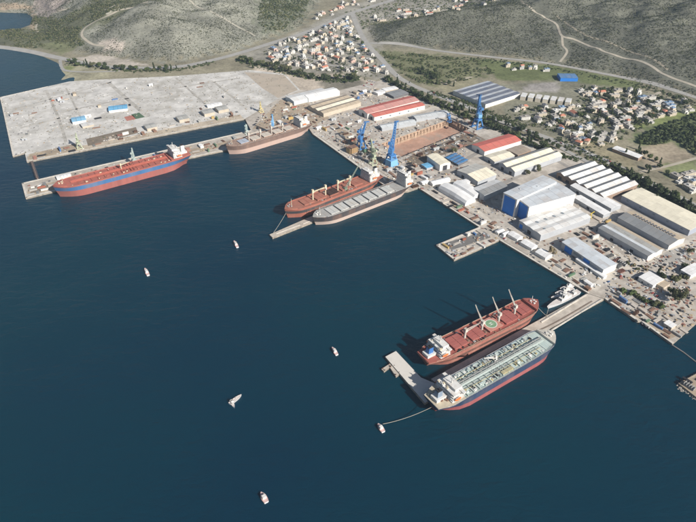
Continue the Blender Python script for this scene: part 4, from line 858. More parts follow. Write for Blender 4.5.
# ------------------------------------------------------------------ yard cranes
def portal_crane(label, px, m, top, size=1.0, jib_az=None, z=2.5, fold=True, house_m=None):
    p = P(*px, z); r = empty('portal_crane', (p.x, p.y, z), radians(35), label=label, cat='crane'); S = size; FOOT.append((p.x, p.y, 9*S)); house_m = house_m or m
    g = 6.5*S
    for sx in (-1, 1):
        for sy in (-1, 1):
            MB().bar((sx*g, sy*g, 0), (sx*3.6*S, sy*3.6*S, 13*S), 1.9*S, 0, 1.4*S).build('leg', m, r)
        MB().cbox((0, sx*g, .8*S), (g*2+3*S, 1.8*S, 1.5*S)).build('bogie_beam', m, r)
    pb = MB(); pb.cbox((0, 0, 13.6*S), (9.5*S, 9.5*S, 2.4*S)); pb.cyl((0, 0), 2.6*S, 14.7*S, 19*S, 0, 10); pb.build('portal_deck', m, r)
    az = jib_az-radians(35); d = Vector((cos(az), sin(az), 0)); q = Vector((-d.y, d.x, 0)); zt = 19*S
    hb = MB(); c = -d*2.2*S; hb.cbox((c.x, c.y, zt+2.6*S), (11*S, 6*S, 5.0*S), 0, az); ho = hb.build('machinery_house', house_m, r)
    cc = d*4.6*S+q*2.4*S; MB().cbox((cc.x, cc.y, zt+1.5*S), (2.4*S, 2.2*S, 2.8*S), 0, az).build('cab', M_white, r)
    ap = -d*1.5*S+Vector((0, 0, zt+19*S)); ab = MB()
    for sg in (-1, 1):
        ab.bar(d*1.5*S+q*sg*2.2*S+Vector((0, 0, zt+5*S)), ap+q*sg*.8*S, .9*S); ab.bar(-d*6*S+q*sg*2.2*S+Vector((0, 0, zt+5*S)), ap+q*sg*.8*S, .8*S)
    for k in range(3):
        f = .25+.25*k; ab.bar(d*1.5*S*(1-f)-d*1.5*S*f+q*2.2*S*(1-f)+Vector((0, 0, zt+5*S+14*S*f)), -d*6*S*(1-f)-d*1.5*S*f-q*2.2*S*(1-f)+Vector((0, 0, zt+5*S+14*S*f)), .4*S)
    ab.build('a_frame', m, r)
    ft = d*3.2*S+Vector((0, 0, zt+4*S)); reach, rise = top; tip = d*reach*S+Vector((0, 0, zt+rise*S)); jb = MB(); lattice(jb, ft, tip, 3.2*S, 1.5*S, 10, 0, .8*S); jo = jb.build('jib', m, r)
    if fold:
        fe = tip+d*13*S-Vector((0, 0, 4*S)); fb = MB(); lattice(fb, tip-d*6*S+Vector((0, 0, 2*S)), fe, 1.8*S, .8*S, 6, 0, .6*S); fb.build('fly_jib', m, jo)
        MB().bar(ap, tip-d*6*S+Vector((0, 0, 2*S)), .5*S).build('stay', m, r)
        MB().bar(fe, fe-Vector((0, 0, 18*S)), .18*S).build('hoist_wire', M_black, jo)
    else:
        MB().bar(ap, tip, .45*S).build('stay', m, r); MB().bar(tip, tip-Vector((0, 0, 20*S)), .18*S).build('hoist_wire', M_black, jo)
    cw = ap-d*9*S-Vector((0, 0, 3*S)); cwb = MB(); cwb.bar(ap, cw, .8*S); cwb.cbox(tuple(cw), (4*S, 4*S, 3.4*S), 0, az); cwb.build('counterweight', M_grey if m is None else m, r)
    return r
C_blue = mat('crane_blue', (.07, .22, .50), .55, .12, .1, (.03, .09, .22), .4, .1); C_sky = mat('crane_sky', (.20, .42, .68), .55, .1, .1); C_green = mat('crane_green', (.42, .46, .34), .6, .12, .1); C_pale = mat('crane_pale', (.42, .50, .48), .6, .12, .1)
portal_crane('tall blue portal crane on a sky blue base beside the dry dock mouth', (391,164), C_blue, (15, 36), 1.3, radians(70), house_m=C_blue)
o = P(391.5,165); e0 = empty('crane_plinth', (o.x, o.y, 2.5), radians(40), label='sky blue box housing under the tall blue portal crane', cat='housing')
MB().box(-9, 9, -7.5, 7.5, 0, 11, 0, (1, 1, 1, 1)).build('wall', C_sky, e0); MB().box(-8.2, 8.2, -6.7, 6.7, 11, 11.5).build('roof', C_sky, e0)
portal_crane('blue portal crane at the inland end of the dry dock', (477,127.5), C_blue, (6, 32), 1.25, radians(100), house_m=C_sky)
portal_crane('darker blue portal crane left of the pale green crane', (361,148), C_blue, (16, 24), 1.05, radians(60))
portal_crane('pale green portal crane on the quay between two blue cranes', (373,164), C_green, (10, 34), .85, radians(120), fold=False)
portal_crane('light blue portal crane behind the brown bulk carrier', (273.5,134), C_sky, (3, 26), .85, radians(90))
portal_crane('yellow-green portal crane at the pale fill edge', (79.5,148), C_green, (7, 20), .72, radians(110), 2.6, fold=False)
portal_crane('grey-green portal crane on the outer pier beside the blue tanker', (135,164.5), C_pale, (3, 24), .72, radians(95), fold=False)
portal_crane('slender pale crane at the inner end of the basin', (247,134), C_pale, (6, 14), .55, radians(80), fold=False)
portal_crane('small yellow crane on the bare earth behind the basin', (261,112), mat('crane_yellow', (.58, .50, .26), .6, .1, .1), (4, 18), .6, radians(100), fold=False)
portal_crane('small blue crane at the far end of the pale dock sheds', (449,122), C_blue, (3, 10), .5, radians(30), fold=False)
# caisson, gangway, yellow tank
o = P(352,152); e0 = empty('dock_caisson', (o.x, o.y, 2.5), radians(35), label='rusty ochre steel caisson standing at the quay near the dry dock', cat='caisson')
MB().box(-9, 9, -6, 6, 0, 10).build('steel_box', mat('ochre_steel', (.46, .33, .15), .7, .2, .1, (.25, .13, .08), .7, .1), e0)
for k in range(7): MB().box(-8.5+k*2.7, -7.7+k*2.7, -6.3, -6, 0, 10).build('rib', M_rust, e0)
MB().box(-9.3, 9.3, -6.5, 6.5, 10, 10.6).build('top_plate', M_rust, e0)
a, b2 = P(32,162), P(38,179.5); mb = MB(); e0 = empty('gangway_bridge', tuple((a+b2)/2+Vector((0, 0, 0))), 0, label='narrow rusty gangway bridging the mouth of the basin', cat='gangway'); off = Vector(e0.location)
dd = (b2-a).normalized(); n2 = Vector((-dd.y, dd.x, 0))
MB().bar(a-off+Vector((0, 0, 1.2)), b2-off+Vector((0, 0, 1.2)), 1.6).build('walkway', mat('gangway_rust', (.24, .18, .16), .8, .2, .2), e0)
for sg in (-1, 1): mb = MB(); lattice(mb, a-off+n2*sg*1.6+Vector((0, 0, 2.6)), b2-off+n2*sg*1.6+Vector((0, 0, 2.6)), 1.2, 1.2, 14, 0, .25); mb.build('truss', mat('gangway_rust', 'x'), e0)
o = P(641,218.5); e0 = empty('yellow_gantry', tuple(P(590,218,2.5)), radians(25), label='small yellow lifting frame behind the pale skylight shed', cat='crane')
MB().bar((0, -3, 0), (0, 0, 8), .7).build('leg', mat('bright_yellow', (.75, .55, .06), .6), e0); MB().bar((0, 3, 0), (0, 0, 8), .7).build('leg', mat('bright_yellow', 'x'), e0); MB().bar((-1, 0, 7.8), (6, 0, 10), .8).build('arm', mat('bright_yellow', 'x'), e0)
# floating boom closing the right-hand inlet
pts = [P(672.5,345.5,0), P(684,353,0), P(697,363,0), P(720,380,0)]; mb = MB()
for i in range(3): mb.bar(pts[i]+Vector((0, 0, .4)), pts[i+1]+Vector((0, 0, .4)), 1.5, n=6)
tag(mb.build('floating_boom', mat('boom_grey', (.30, .27, .25), .8, .2, .2)), 'thin floating boom stretched across the right-hand inlet', 'boom')

# ------------------------------------------------------------------ houses
H_col = {'white': (.62, .61, .58), 'cream': (.56, .50, .40), 'grey': (.46, .45, .43), 'pink': (.62, .44, .38), 'beige': (.56, .49, .40)}
H_mat = {k: mat('house_'+k, v, .85, .08, .15, (.4, .36, .3), .25, .1) for k, v in H_col.items()}
RF = {'flat grey': roofm('flat', (.40, .38, .35), rand=.25), 'red tiled': roofm('tile', (.50, .21, .14), (.35, .2, .15), rand=.2), 'flat white': roofm('flatw', (.62, .61, .58), rand=.2), 'dark': roofm('hdark', (.18, .18, .20), rand=.2), 'blue': roofm('hblue', (.22, .32, .46), rand=.2)}
def house_meshes(lx, ly, h, roof, seed):
    r = random.Random(seed); w = MB(); w.box(-lx/2, lx/2, -ly/2, ly/2, -2, h)
    if r.random() < .5: w.box(-lx/2-lx*.3, -lx/2+.1, -ly*.5, ly*.1, -2, h*.6)
    for k in range(max(1, int(h/3))):       # window and balcony openings set into the facades as dark boxes
        for i in range(int(lx/3)):
            for sg in (-1, 1): w.box(-lx/2+1+i*3, -lx/2+2.2+i*3, sg*ly/2-.05, sg*ly/2+.05, k*3+1, k*3+2.2, 1)
    q = MB()
    if roof in ('red tiled', 'dark'):
        e = .4; a = r.uniform(1.6, 2.6); g = ly*.5 if r.random() < .6 else .0
        q.add([(-lx/2-e, -ly/2-e, h), (lx/2+e, -ly/2-e, h), (lx/2+e, ly/2+e, h), (-lx/2-e, ly/2+e, h), (-lx/2-e+g*.8, 0, h+a), (lx/2+e-g*.8, 0, h+a)], [(0,1,5,4),(2,3,4,5),(1,2,5),(3,0,4),(3,2,1,0)])
    else:
        q.box(-lx/2-.2, lx/2+.2, -ly/2-.2, ly/2+.2, h, h+.35)
        q.box(-lx*.1, lx*.15, -ly*.2, ly*.15, h+.35, h+2.4)
        for k in range(r.randint(0, 3)): x, y = r.uniform(-lx*.4, lx*.4), r.uniform(-ly*.4, ly*.4); q.box(x-.8, x+.8, y-.6, y+.6, h+.35, h+1.4)
    return w, q
HV = []
for i in range(14):
    r = random.Random(100+i); big = i > 9
    HV.append((r.uniform(7.5, 12.5)*(1.7 if big else 1), r.uniform(6.5, 9.5)*(1.3 if big else 1), r.choice([3.6, 6.6, 6.6, 9.6]), i))
HCACHE = {}
def house(p, rz, i, colr, roof, place, group):
    lx, ly, h, sd = HV[i]; key = (i, colr, roof)
    if key not in HCACHE:
        w, q = house_meshes(lx, ly, h, roof, sd); HCACHE[key] = (w.mesh('house_wall', [H_mat[colr], M_glass]), q.mesh('house_roof', RF[roof]))
    wm, qm = HCACHE[key]; o = empty('house', p, rz, cat='house', group='houses of the '+place)
    link('wall', wm, o); link('roof', qm, o); FOOT.append((p[0], p[1], max(lx, ly)*.5)); rn = roof+' roofed' if 'tiled' not in roof else 'red tile roofed'
    ranked(o, f'{colr} {rn} houses in the {place}'.replace('flat grey roofed', 'grey flat-roofed').replace('flat white roofed', 'white flat-roofed'), p)
def scatter(pg_px, n, gap, rr, tries=60, ground=PG):
    us = [a for a, b in pg_px]; vs = [b for a, b in pg_px]; out = []; k = 0
    while len(out) < n and k < n*tries:
        k += 1; u, v = rr.uniform(min(us), max(us)), rr.uniform(min(vs), max(vs))
        if not inside(np.array([u]), np.array([v]), pg_px)[0]: continue
        p = ground(u, v); g = gap() if callable(gap) else gap
        if free(p.x, p.y, g) and not on_road(p.x, p.y, g): out.append(p); yield p
ROADS = [[tuple(PG(a, b))[:2] for a, b in px] for px in ([(0,47),(60,58),(100,66),(175,67),(240,53),(310,31),(352,13),(400,-2)], [(352,13),(359,30),(368,45),(396,75),(436,95),(505,123),(575,148),(650,183),(697,207)], [(548,141),(612,174),(697,222)], [(362,43),(400,44),(500,58),(600,73),(697,98)])]
def on_road(x, y, g): return any(edist(np.array([x]), np.array([y]), r, False)[0] < 9+g*.6 for r in ROADS)
rr = random.Random(5)
def village(pg, n, place, ang, cols, roofs, big=.3):
    for p in scatter(pg, n, lambda: rr.uniform(4.2, 7.5), rr):
        i = rr.randrange(10) if rr.random() > big else rr.randrange(10, 14)
        house((p.x, p.y, p.z), radians(ang+rr.choice((0, 90))+rr.uniform(-8, 8)), i, rr.choice(cols), rr.choice(roofs), place, None)
CW = ['white']*5+['cream']*3+['grey']*2+['pink']+['beige']*2; RW = ['flat grey']*4+['flat white']*4+['red tiled']*2+['dark', 'blue']
village([(258,54),(275,45),(310,33),(346,15),(356,32),(366,48),(385,66),(394,77),(372,72),(350,73),(320,70),(290,66),(268,60)], 122, 'village between the hills', 35, CW, RW)
village([(372,17),(420,6),(470,-4),(505,-4),(490,4),(440,14),(400,20),(374,24)], 28, 'top-edge settlement', 20, CW, RW)
village([(310,28),(345,10),(380,0),(352,-3),(316,14)], 18, 'highway cluster', 35, CW, RW)
village([(503,110),(520,106),(576,108),(580,86),(640,92),(697,106),(690,114),(655,119),(630,131),(602,147),(585,138),(560,131),(520,120)], 98, 'right-hand village', 15, CW+['grey']*3+['beige']*2, RW+['flat grey']*4)
village([(664,172),(697,176),(697,196),(684,190)], 9, 'right-hand field cluster', 25, CW, RW, .3)
village([(556,130),(575,134),(590,142),(580,146)], 8, 'main road strip', -40, CW, RW, .1)
village([(505,64),(545,68),(552,72),(510,70)], 7, 'hill road strip', 10, CW, RW, .1)

# ------------------------------------------------------------------ trees
def leafmat(n, c): return mat('leaf_'+n, c, .8, .35, .5, rand=.28)
LF = {'dark': leafmat('dark', (.045, .062, .026)), 'olive': leafmat('olive', (.11, .115, .055)), 'mid': leafmat('mid', (.075, .10, .035)), 'bare': leafmat('bare', (.22, .18, .11)), 'scrub': leafmat('scrub', (.036, .044, .026))}
M_bark = mat('bark', (.16, .12, .09), .9, .2, .5)
def crown_mesh(kind, seed, n=150):
    r = np.random.default_rng(seed); V = []; Fc = []
    lobes = {'round': [(r.uniform(-2, 2), r.uniform(-2, 2), r.uniform(3.4, 6.4), r.uniform(1.6, 2.6)) for _ in range(6)], 'tall': [(r.uniform(-.5, .5), r.uniform(-.5, .5), 1.8+1.35*k, 1.7-.16*k) for k in range(7)], 'wide': [(r.uniform(-3.2, 3.2), r.uniform(-3.2, 3.2), r.uniform(3.6, 5.8), r.uniform(1.6, 2.4)) for _ in range(8)], 'bush': [(r.uniform(-1.6, 1.6), r.uniform(-1.6, 1.6), r.uniform(.7, 1.5), r.uniform(.9, 1.5)) for _ in range(5)]}[kind]
    per = n//len(lobes)
    for (x, y, z, q) in lobes:
        for _ in range(per):
            d = r.normal(size=3); d /= np.linalg.norm(d); c = np.array([x, y, z])+d*q*r.uniform(.55, 1.08)*np.array([1, 1, .85]); s = r.uniform(.35, .8)
            a = r.normal(size=3); a -= d*(a@d)*.6; a /= np.linalg.norm(a); b = np.cross(d, a); o = len(V)
            V += [tuple(c+a*s), tuple(c+b*s*.8+d*.15), tuple(c-a*s*.9), tuple(c-b*s*.8-d*.1)]; Fc.append((o, o+1, o+2, o+3))
    return V, Fc
def trunk_mesh(h):
    m = MB(); m.bar((0, 0, -1), (0, 0, h), .55, 0, .3, 6)
    for k in range(3): t = k*2.1; m.bar((0, 0, h*.6), (1.3*cos(t), 1.3*sin(t), h*1.15), .22, 0, .1)
    return m.mesh('trunk', M_bark)
TK = {'round': trunk_mesh(4), 'tall': trunk_mesh(3.5), 'wide': trunk_mesh(4), 'bush': trunk_mesh(.7)}
CM = {}
for kd in TK:
    for lf in ('dark', 'olive', 'mid', 'bare'):
        for s in range(3):
            V, Fc = crown_mesh(kd, hash((kd, lf)) % 97*0+len(CM)*7+s, 640); me = bpy.data.meshes.new('crown'); me.from_pydata(V, [], Fc); me.materials.append(LF[lf]); me.update(); CM[kd, lf, s] = me
NT = {'round': 'round', 'tall': 'tall narrow', 'wide': 'broad', 'bush': 'low bushy'}; NL = {'dark': 'dark green', 'olive': 'olive green', 'mid': 'green', 'bare': 'brownish', 'scrub': 'grey-green'}
def tree(p, kd, lf, sc, place, label=None):
    o = empty('tree' if kd != 'bush' else 'bush', (p[0], p[1], p[2]), rr.uniform(0, 6.28), cat='tree' if kd != 'bush' else 'bush', group='trees '+place); o.scale = (sc, sc, sc*rr.uniform(.85, 1.15))
    link('trunk', TK[kd], o); link('crown', CM[kd, lf, rr.randrange(3)], o)
    if label: o['label'] = label
    else: ranked(o, f'{NT[kd]} {NL[lf]} {"trees" if kd != "bush" else "bushes"} {place}', p)
def row(px, n, place, kinds, sc=(.8, 1.3), jit=6, ground=PG):
    pts = [ground(a, b) for a, b in px]; L = [0]
    for i in range(len(pts)-1): L.append(L[-1]+(pts[i+1]-pts[i]).length)
    for k in range(n):
        s = L[-1]*(k+rr.uniform(.2, .8))/n; i = max(j for j in range(len(L)-1) if L[j] <= s); p = pts[i].lerp(pts[i+1], (s-L[i])/(L[i+1]-L[i]))
        x, y = p.x+rr.gauss(0, jit), p.y+rr.gauss(0, jit); kd, lf = rr.choice(kinds); z = 2.5 if ground is PY else gz(x, y); tree((x, y, z), kd, lf, rr.uniform(*sc), place)
def PY(a, b): return P(a, b, 2.5)
DK = [('round', 'dark'), ('wide', 'dark'), ('tall', 'dark'), ('round', 'mid')]
row([(388,80.5),(405,90),(430,102),(455,112.5),(490,126),(520,139.5),(548,152)], 58, 'in the belt behind the yard', DK, (1.2, 2.0), 5)
row([(455,107),(490,119),(525,134),(560,149)], 26, 'between the main road and yard', DK, (1.1, 1.7), 4)
row([(612,170),(640,184),(668,198),(697,214)], 40, 'between the two right-hand roads', DK, (1.3, 2.0), 4)
row([(600,168),(640,192),(697,226)], 20, 'above the cream warehouse', DK, (.9, 1.4), 3)
row([(240,60),(262,66),(290,73),(318,79),(345,81),(356,78)], 44, 'between the pale fill and village', DK+[('wide', 'olive')], (1.2, 2.0), 8)
row([(66,63),(90,66.5),(120,70.5),(150,71),(180,70)], 30, 'along the coast highway', DK+[('wide', 'olive')], (1.0, 1.7), 6)
row([(420,72),(436,78),(446,86)], 16, 'on the green field edge', DK, (1, 1.6), 12)
row([(626,155),(640,152),(660,165),(655,178)], 14, 'around the brown field', DK, (.9, 1.4), 8)
for (u, v, kd, lf, sc, lab) in [(538,172,'round','olive',1.6,'right one of two olive trees behind the great hall'),(527,175,'round','olive',1.4,'left one of two olive trees behind the great hall'),(453,153,'wide','olive',1.5,'lone round tree beside the blue racks'),(552,255,'round','bare',1.5,'yellow-brown tree at the left end of the blue-doored workshop'),(679,302,'wide','olive',2.3,'large pale weeping tree at the right edge yard'),(690,254,'wide','olive',1.2,'lone round tree on the pale lot by the right edge'),(658,274,'tall','dark',1.2,'narrow dark tree beside the white-roofed office'),(672,296,'wide','mid',1.6,'dark spreading tree left of the weeping tree'),(684,268,'round','dark',1.2,'dark tree behind the angular white building')]:
    tree(tuple(P(u, v, 2.5)), kd, lf, sc, 'inside the shipyard', lab)
row([(622,291),(636,297),(650,304),(664,308)], 14, 'beside the right-hand car park', [('bush', 'olive'), ('bush', 'dark'), ('bush', 'mid')], (1.2, 2.2), 3, PY)
row([(625,262),(640,270),(650,266)], 7, 'on the dirt yard edge', [('bush', 'olive'), ('bush', 'bare')], (.8, 1.4), 4, PY)
row([(664,276),(676,282),(686,270)], 9, 'near the angular white building', [('bush', 'dark'), ('bush', 'olive')], (1.4, 2.2), 3, PY)
for p in list(scatter([(258,54),(310,33),(346,15),(356,32),(385,66),(394,77),(350,76),(290,68)], 34, 2.5, rr)): tree(tuple(p), *rr.choice(DK), rr.uniform(.8, 1.4), 'in the village between the hills')
for p in list(scatter([(503,112),(576,110),(580,88),(640,92),(697,106),(655,119),(602,147),(560,131)], 60, 2.5, rr)): tree(tuple(p), *rr.choice(DK), rr.uniform(.9, 1.6), 'in the right-hand village')
# woods and scrub that nobody could count
def leaf_mass(name, label, pts, lf, smin, smax, per=26, seed=1, cat='wood', flat=.8):
    r = np.random.default_rng(seed); P0 = np.array(pts); n = len(P0); S = r.uniform(smin, smax, n)
    d = r.normal(size=(n, per, 3)); d /= np.linalg.norm(d, axis=2, keepdims=True); d[:, :, 2] = np.abs(d[:, :, 2])*1.0
    c = P0[:, None, :]+d*S[:, None, None]*r.uniform(.5, 1.0, (n, per, 1))*np.array([1, 1, flat])
    a = r.normal(size=(n, per, 3)); a -= d*(a*d).sum(2, keepdims=True)*.6; a /= np.linalg.norm(a, axis=2, keepdims=True); b = np.cross(d, a)
    s = (S[:, None, None]*r.uniform(.28, .55, (n, per, 1)))
    V = np.stack([c+a*s, c+b*s*.8, c-a*s*.9, c-b*s*.8], 2).reshape(-1, 3); f = np.arange(len(V)).reshape(-1, 4)
    me = bpy.data.meshes.new(name); me.vertices.add(len(V)); me.vertices.foreach_set('co', V.ravel()); me.loops.add(f.size); me.loops.foreach_set('vertex_index', f.ravel()); me.polygons.add(len(f)); me.polygons.foreach_set('loop_start', np.arange(len(f))*4); me.update(calc_edges=True)
    for m in lf: me.materials.append(m)
    me.polygons.foreach_set('material_index', np.repeat(r.integers(0, len(lf), n), per)); me.update()
    return tag(link(name, me), label, cat, kind='stuff')
def pts_in(pg_px, n, seed, dens=None, zoff=0, world=None):
    r = np.random.default_rng(seed); pg = world or [tuple(PG(a, b))[:2] for a, b in pg_px]; lo = np.array(pg).min(0); hi = np.array(pg).max(0)
    X = r.uniform(lo[0], hi[0], n*5); Y = r.uniform(lo[1], hi[1], n*5); k = inside(X, Y, pg)
    for q in ROADS: k &= edist(X, Y, q, False) > 12
    if dens is not None: k &= r.uniform(size=X.shape) < dens(X, Y)
    X, Y = X[k][:n], Y[k][:n]; return np.stack([X, Y, G(X, Y)+zoff], 1)
TRACKS = [[tuple(PG(a, b))[:2] for a, b in px] for px in ([(515,-4),(545,18),(557,25),(562,36),(578,41),(605,52),(640,61),(668,76),(697,87)], [(148,2),(112,14),(85,28),(82,36),(92,44),(104,46)], [(562,36),(567,52),(560,62)])]
ROADS += TRACKS
nd = lambda s, seed, lo, k: (lambda X, Y: np.clip(lo+k*fbm(X, Y, s, seed), .03, 1))
WOODPX = [(664,126),(697,114),(730,122),(730,158),(697,156),(676,142),(645,147),(634,140)]
leaf_mass('wood', 'dense dark green wood at the right edge below the village', pts_in(WOODPX, 420, 1, zoff=3.0), [LF['dark'], LF['mid'], LF['dark']], 3.0, 5.0, 40)
leaf_mass('scrub', 'low dark scrub covering the right-hand hillside', pts_in(None, 80000, 2, nd(160, 31, .8, .6), .2, world=poly([(366,26),(376,43),(440,48),(520,57),(610,74),(697,97)], 6)+[(1400, 1300), (1500, 2300), (560, 2500), (330, 2020)]), [LF['olive'], LF['scrub'], LF['scrub']], 1.0, 2.8, 5, 3, 'scrub', .7)
leaf_mass('scrub', 'speckled low scrub on the pale left-hand hill', pts_in(None, 46000, 4, nd(120, 33, .62, .7), .2, world=poly([(75,50),(112,56),(172,62),(238,49),(300,27),(316,5)], 4)+[(-60, 2500), (-1500, 2500)]), [LF['olive'], LF['scrub'], LF['scrub']], .8, 2.4, 6, 5, 'scrub', .7)
leaf_mass('thicket', 'dark thicket on the right shoulder of the left-hand hill', pts_in([(258,20),(264,-8),(311,-8),(304,16),(284,30),(264,31)], 1100, 6, nd(90, 35, .7, .8), .6), [LF['dark'], LF['olive']], 2.4, 4.6, 14, 7, 'thicket')
leaf_mass('thicket', 'dark scrub around the lake and coast road', pts_in([(0,46),(0,31),(30,29),(34,16),(60,19),(86,6),(130,-20),(130,4),(110,20),(80,29),(84,45),(60,50)], 2300, 8, nd(130, 37, .55, .9), .5), [LF['dark'], LF['olive'], LF['olive']], 2.0, 4.2, 12, 9, 'thicket')
leaf_mass('thicket', 'mixed bushes on the field beside the main road', pts_in([(378,51),(440,56),(480,61),(498,72),(468,80),(440,85),(420,84),(400,73)], 900, 10, nd(70, 39, .35, .9), .4), [LF['mid'], LF['olive'], LF['dark']], 1.8, 4.0, 12, 11, 'bushes')
def belt(px, n, w, seed):
    pts = [PG(a, b) for a, b in px]; r = np.random.default_rng(seed); out = []
    for _ in range(n):
        i = r.integers(0, len(pts)-1); p = pts[i].lerp(pts[i+1], r.random()); x, y = p.x+r.normal()*w, p.y+r.normal()*w; out.append((x, y, gz(x, y)+.4))
    return out
leaf_mass('undergrowth', 'dark undergrowth along the tree belts beside the main road', belt([(388,80.5),(405,90),(430,102),(455,112.5),(490,126),(520,139.5),(548,152),(575,160)], 900, 6, 1)+belt([(612,170),(640,184),(668,198),(697,214),(730,232)], 560, 5, 2)+belt([(240,60),(262,66),(290,73),(318,79),(345,81),(356,78)], 620, 9, 3)+belt([(66,63),(90,66.5),(120,70.5),(150,71),(180,70),(215,62)], 300, 7, 4)+belt([(560,140),(600,160),(640,180)], 260, 9, 5)+belt([(430,92),(470,104),(520,126)], 240, 6, 6)+belt([(470,58),(540,66),(640,86),(697,102)], 300, 8, 7), [LF['dark'], LF['mid'], LF['dark']], 1.6, 3.4, 14, 15, 'undergrowth')
leaf_mass('undergrowth', 'patchy bushes and gardens between the right-hand village houses', pts_in([(503,112),(520,106),(576,108),(580,86),(640,90),(697,106),(655,121),(602,150),(560,134),(505,122)], 1150, 16, nd(60, 43, .75, .7), .3), [LF['dark'], LF['mid'], LF['olive']], 1.4, 3.8, 12, 17, 'undergrowth')
leaf_mass('undergrowth', 'patchy gardens between the houses of the village between the hills', pts_in([(258,54),(310,33),(346,15),(356,32),(385,66),(394,77),(350,76),(290,68)], 620, 18, nd(60, 45, .7, .7), .3), [LF['dark'], LF['mid'], LF['olive']], 1.3, 3.0, 12, 19, 'undergrowth')
leaf_mass('undergrowth', 'trees and gardens of the valley settlement along the top edge', pts_in([(345,12),(400,-3),(500,-6),(490,4),(430,15),(374,25),(362,30)], 1100, 20, nd(90, 47, .7, .7), .4), [LF['dark'], LF['mid'], LF['olive']], 1.6, 3.6, 12, 21, 'undergrowth')
leaf_mass('weeds', 'low weeds scattered over the reclaimed pale ground', [(x, y, 2.6) for x, y, z in pts_in(None, 900, 12, nd(80, 41, .25, .9), 0, world=slab_w)], [LF['olive'], LF['bare']], .8, 2.0, 6, 13, 'weeds', .5)

# ------------------------------------------------------------------ cars, containers, steel and other yard goods
car_cols = {'white': (.75, .75, .75), 'silver': (.45, .46, .48), 'dark': (.05, .05, .06), 'red': (.40, .05, .04), 'blue': (.06, .14, .34)}
CARM = {}
for k, v in car_cols.items():
    m = MB(); m.box(-2.2, 2.2, -.9, .9, .35, .95, 0, (.1, .1, .05, .05)); m.box(-1.5, 1.1, -.8, .8, .95, 1.5, 1, (.35, .5, .12, .12)); m.box(-1.1, .55, -.66, .66, 1.5, 1.56, 0)
    for x in (-1.4, 1.4):
        for y in (-.85, .85): m.cbox((x, y, .33), (.66, .24, .66), 2)
    CARM[k] = m.mesh('car', [mat('car_'+k, v, .35, .05, .5), M_glass, M_black])
def car(x, y, z, rz, place, sc=1.0):
    k = rr.choice(list(car_cols)+['white', 'white', 'silver']); o = tag(link('car', CARM[k], None, (x, y, z), rz), None, 'car', 'cars '+place); o.scale = (sc, sc, sc); FOOT.append((x, y, 2.2)); ranked(o, f'{k} cars {place}', (x, y, z))
def car_row(a, b, n, place, turn=pi/2, z=2.5, keep=.8):
    A, B = P(*a, z), P(*b, z); d = B-A; th = atan2(d.y, d.x)
    for k in range(n):
        if rr.random() < keep: p = A.lerp(B, (k+.5)/n); car(p.x, p.y, z+.07, th+turn+rr.uniform(-.06, .06), place)
for k in range(34):
    t = rr.random(); pts = [PG(a, b) for a, b in [(396,75),(412,85),(436,95),(470,108),(505,123),(545,137),(575,148),(610,163),(650,183),(690,204)]]; i = min(int(t*9), 8); p = pts[i].lerp(pts[i+1], t*9-i); d = pts[i+1]-pts[i]; n = Vector((-d.y, d.x, 0)).normalized()*rr.choice((-3.4, 3.4)); q = p+n; car(q.x, q.y, gz(q.x, q.y)+.75, atan2(d.y, d.x), 'driving on the main road', 1.15)
for a, b, n in [((641,300),(650,306),9),((645,296),(655,302),9),((652,293),(661,299),8)]: car_row(a, b, n, 'parked by the right-hand bushes', keep=.75)
for a, b, n in [((362,85),(370,88),7),((365,82.5),(374,85.5),7),((368,80.5),(377,83),7)]: car_row(a, b, n, 'in the lot behind the red-roofed workshops', z=2.5)
car_row((446,252),(456,256.5), 6, 'on the finger pier'); car_row((500,236),(506,240), 5, 'near the tent shelters')
car_row((474,214),(486,222), 6, 'beside the great hall doors', 0); car_row((580,262),(598,276), 7, 'behind the quay sheds', 0)
car_row((620,245),(640,262), 8, 'on the dirt yard', 0, keep=.6); car_row((604,284),(622,276), 6, 'at the pier root', 0, keep=.6)
cont_cols = {'white': (.70, .69, .66), 'rusty red': (.36, .12, .08), 'blue': (.08, .18, .38), 'green': (.12, .22, .14), 'grey': (.38, .38, .37), 'ochre': (.50, .36, .14)}
CONT = {}
for k, v in cont_cols.items():
    m = MB(); m.box(-6, 6, -1.22, 1.22, .05, 2.6)
    for i in range(15):
        for sg in (-1, 1): m.box(-5.7+i*.8, -5.35+i*.8, sg*1.22-.06, sg*1.22+.06, .25, 2.4)
    m.box(-6.05, 6.05, -1.28, 1.28, 2.6, 2.68); CONT[k] = m.mesh('container', mat('container_'+k.replace(' ', '_'), v, .7, .15, .3, (.3, .2, .14), .4, .3))
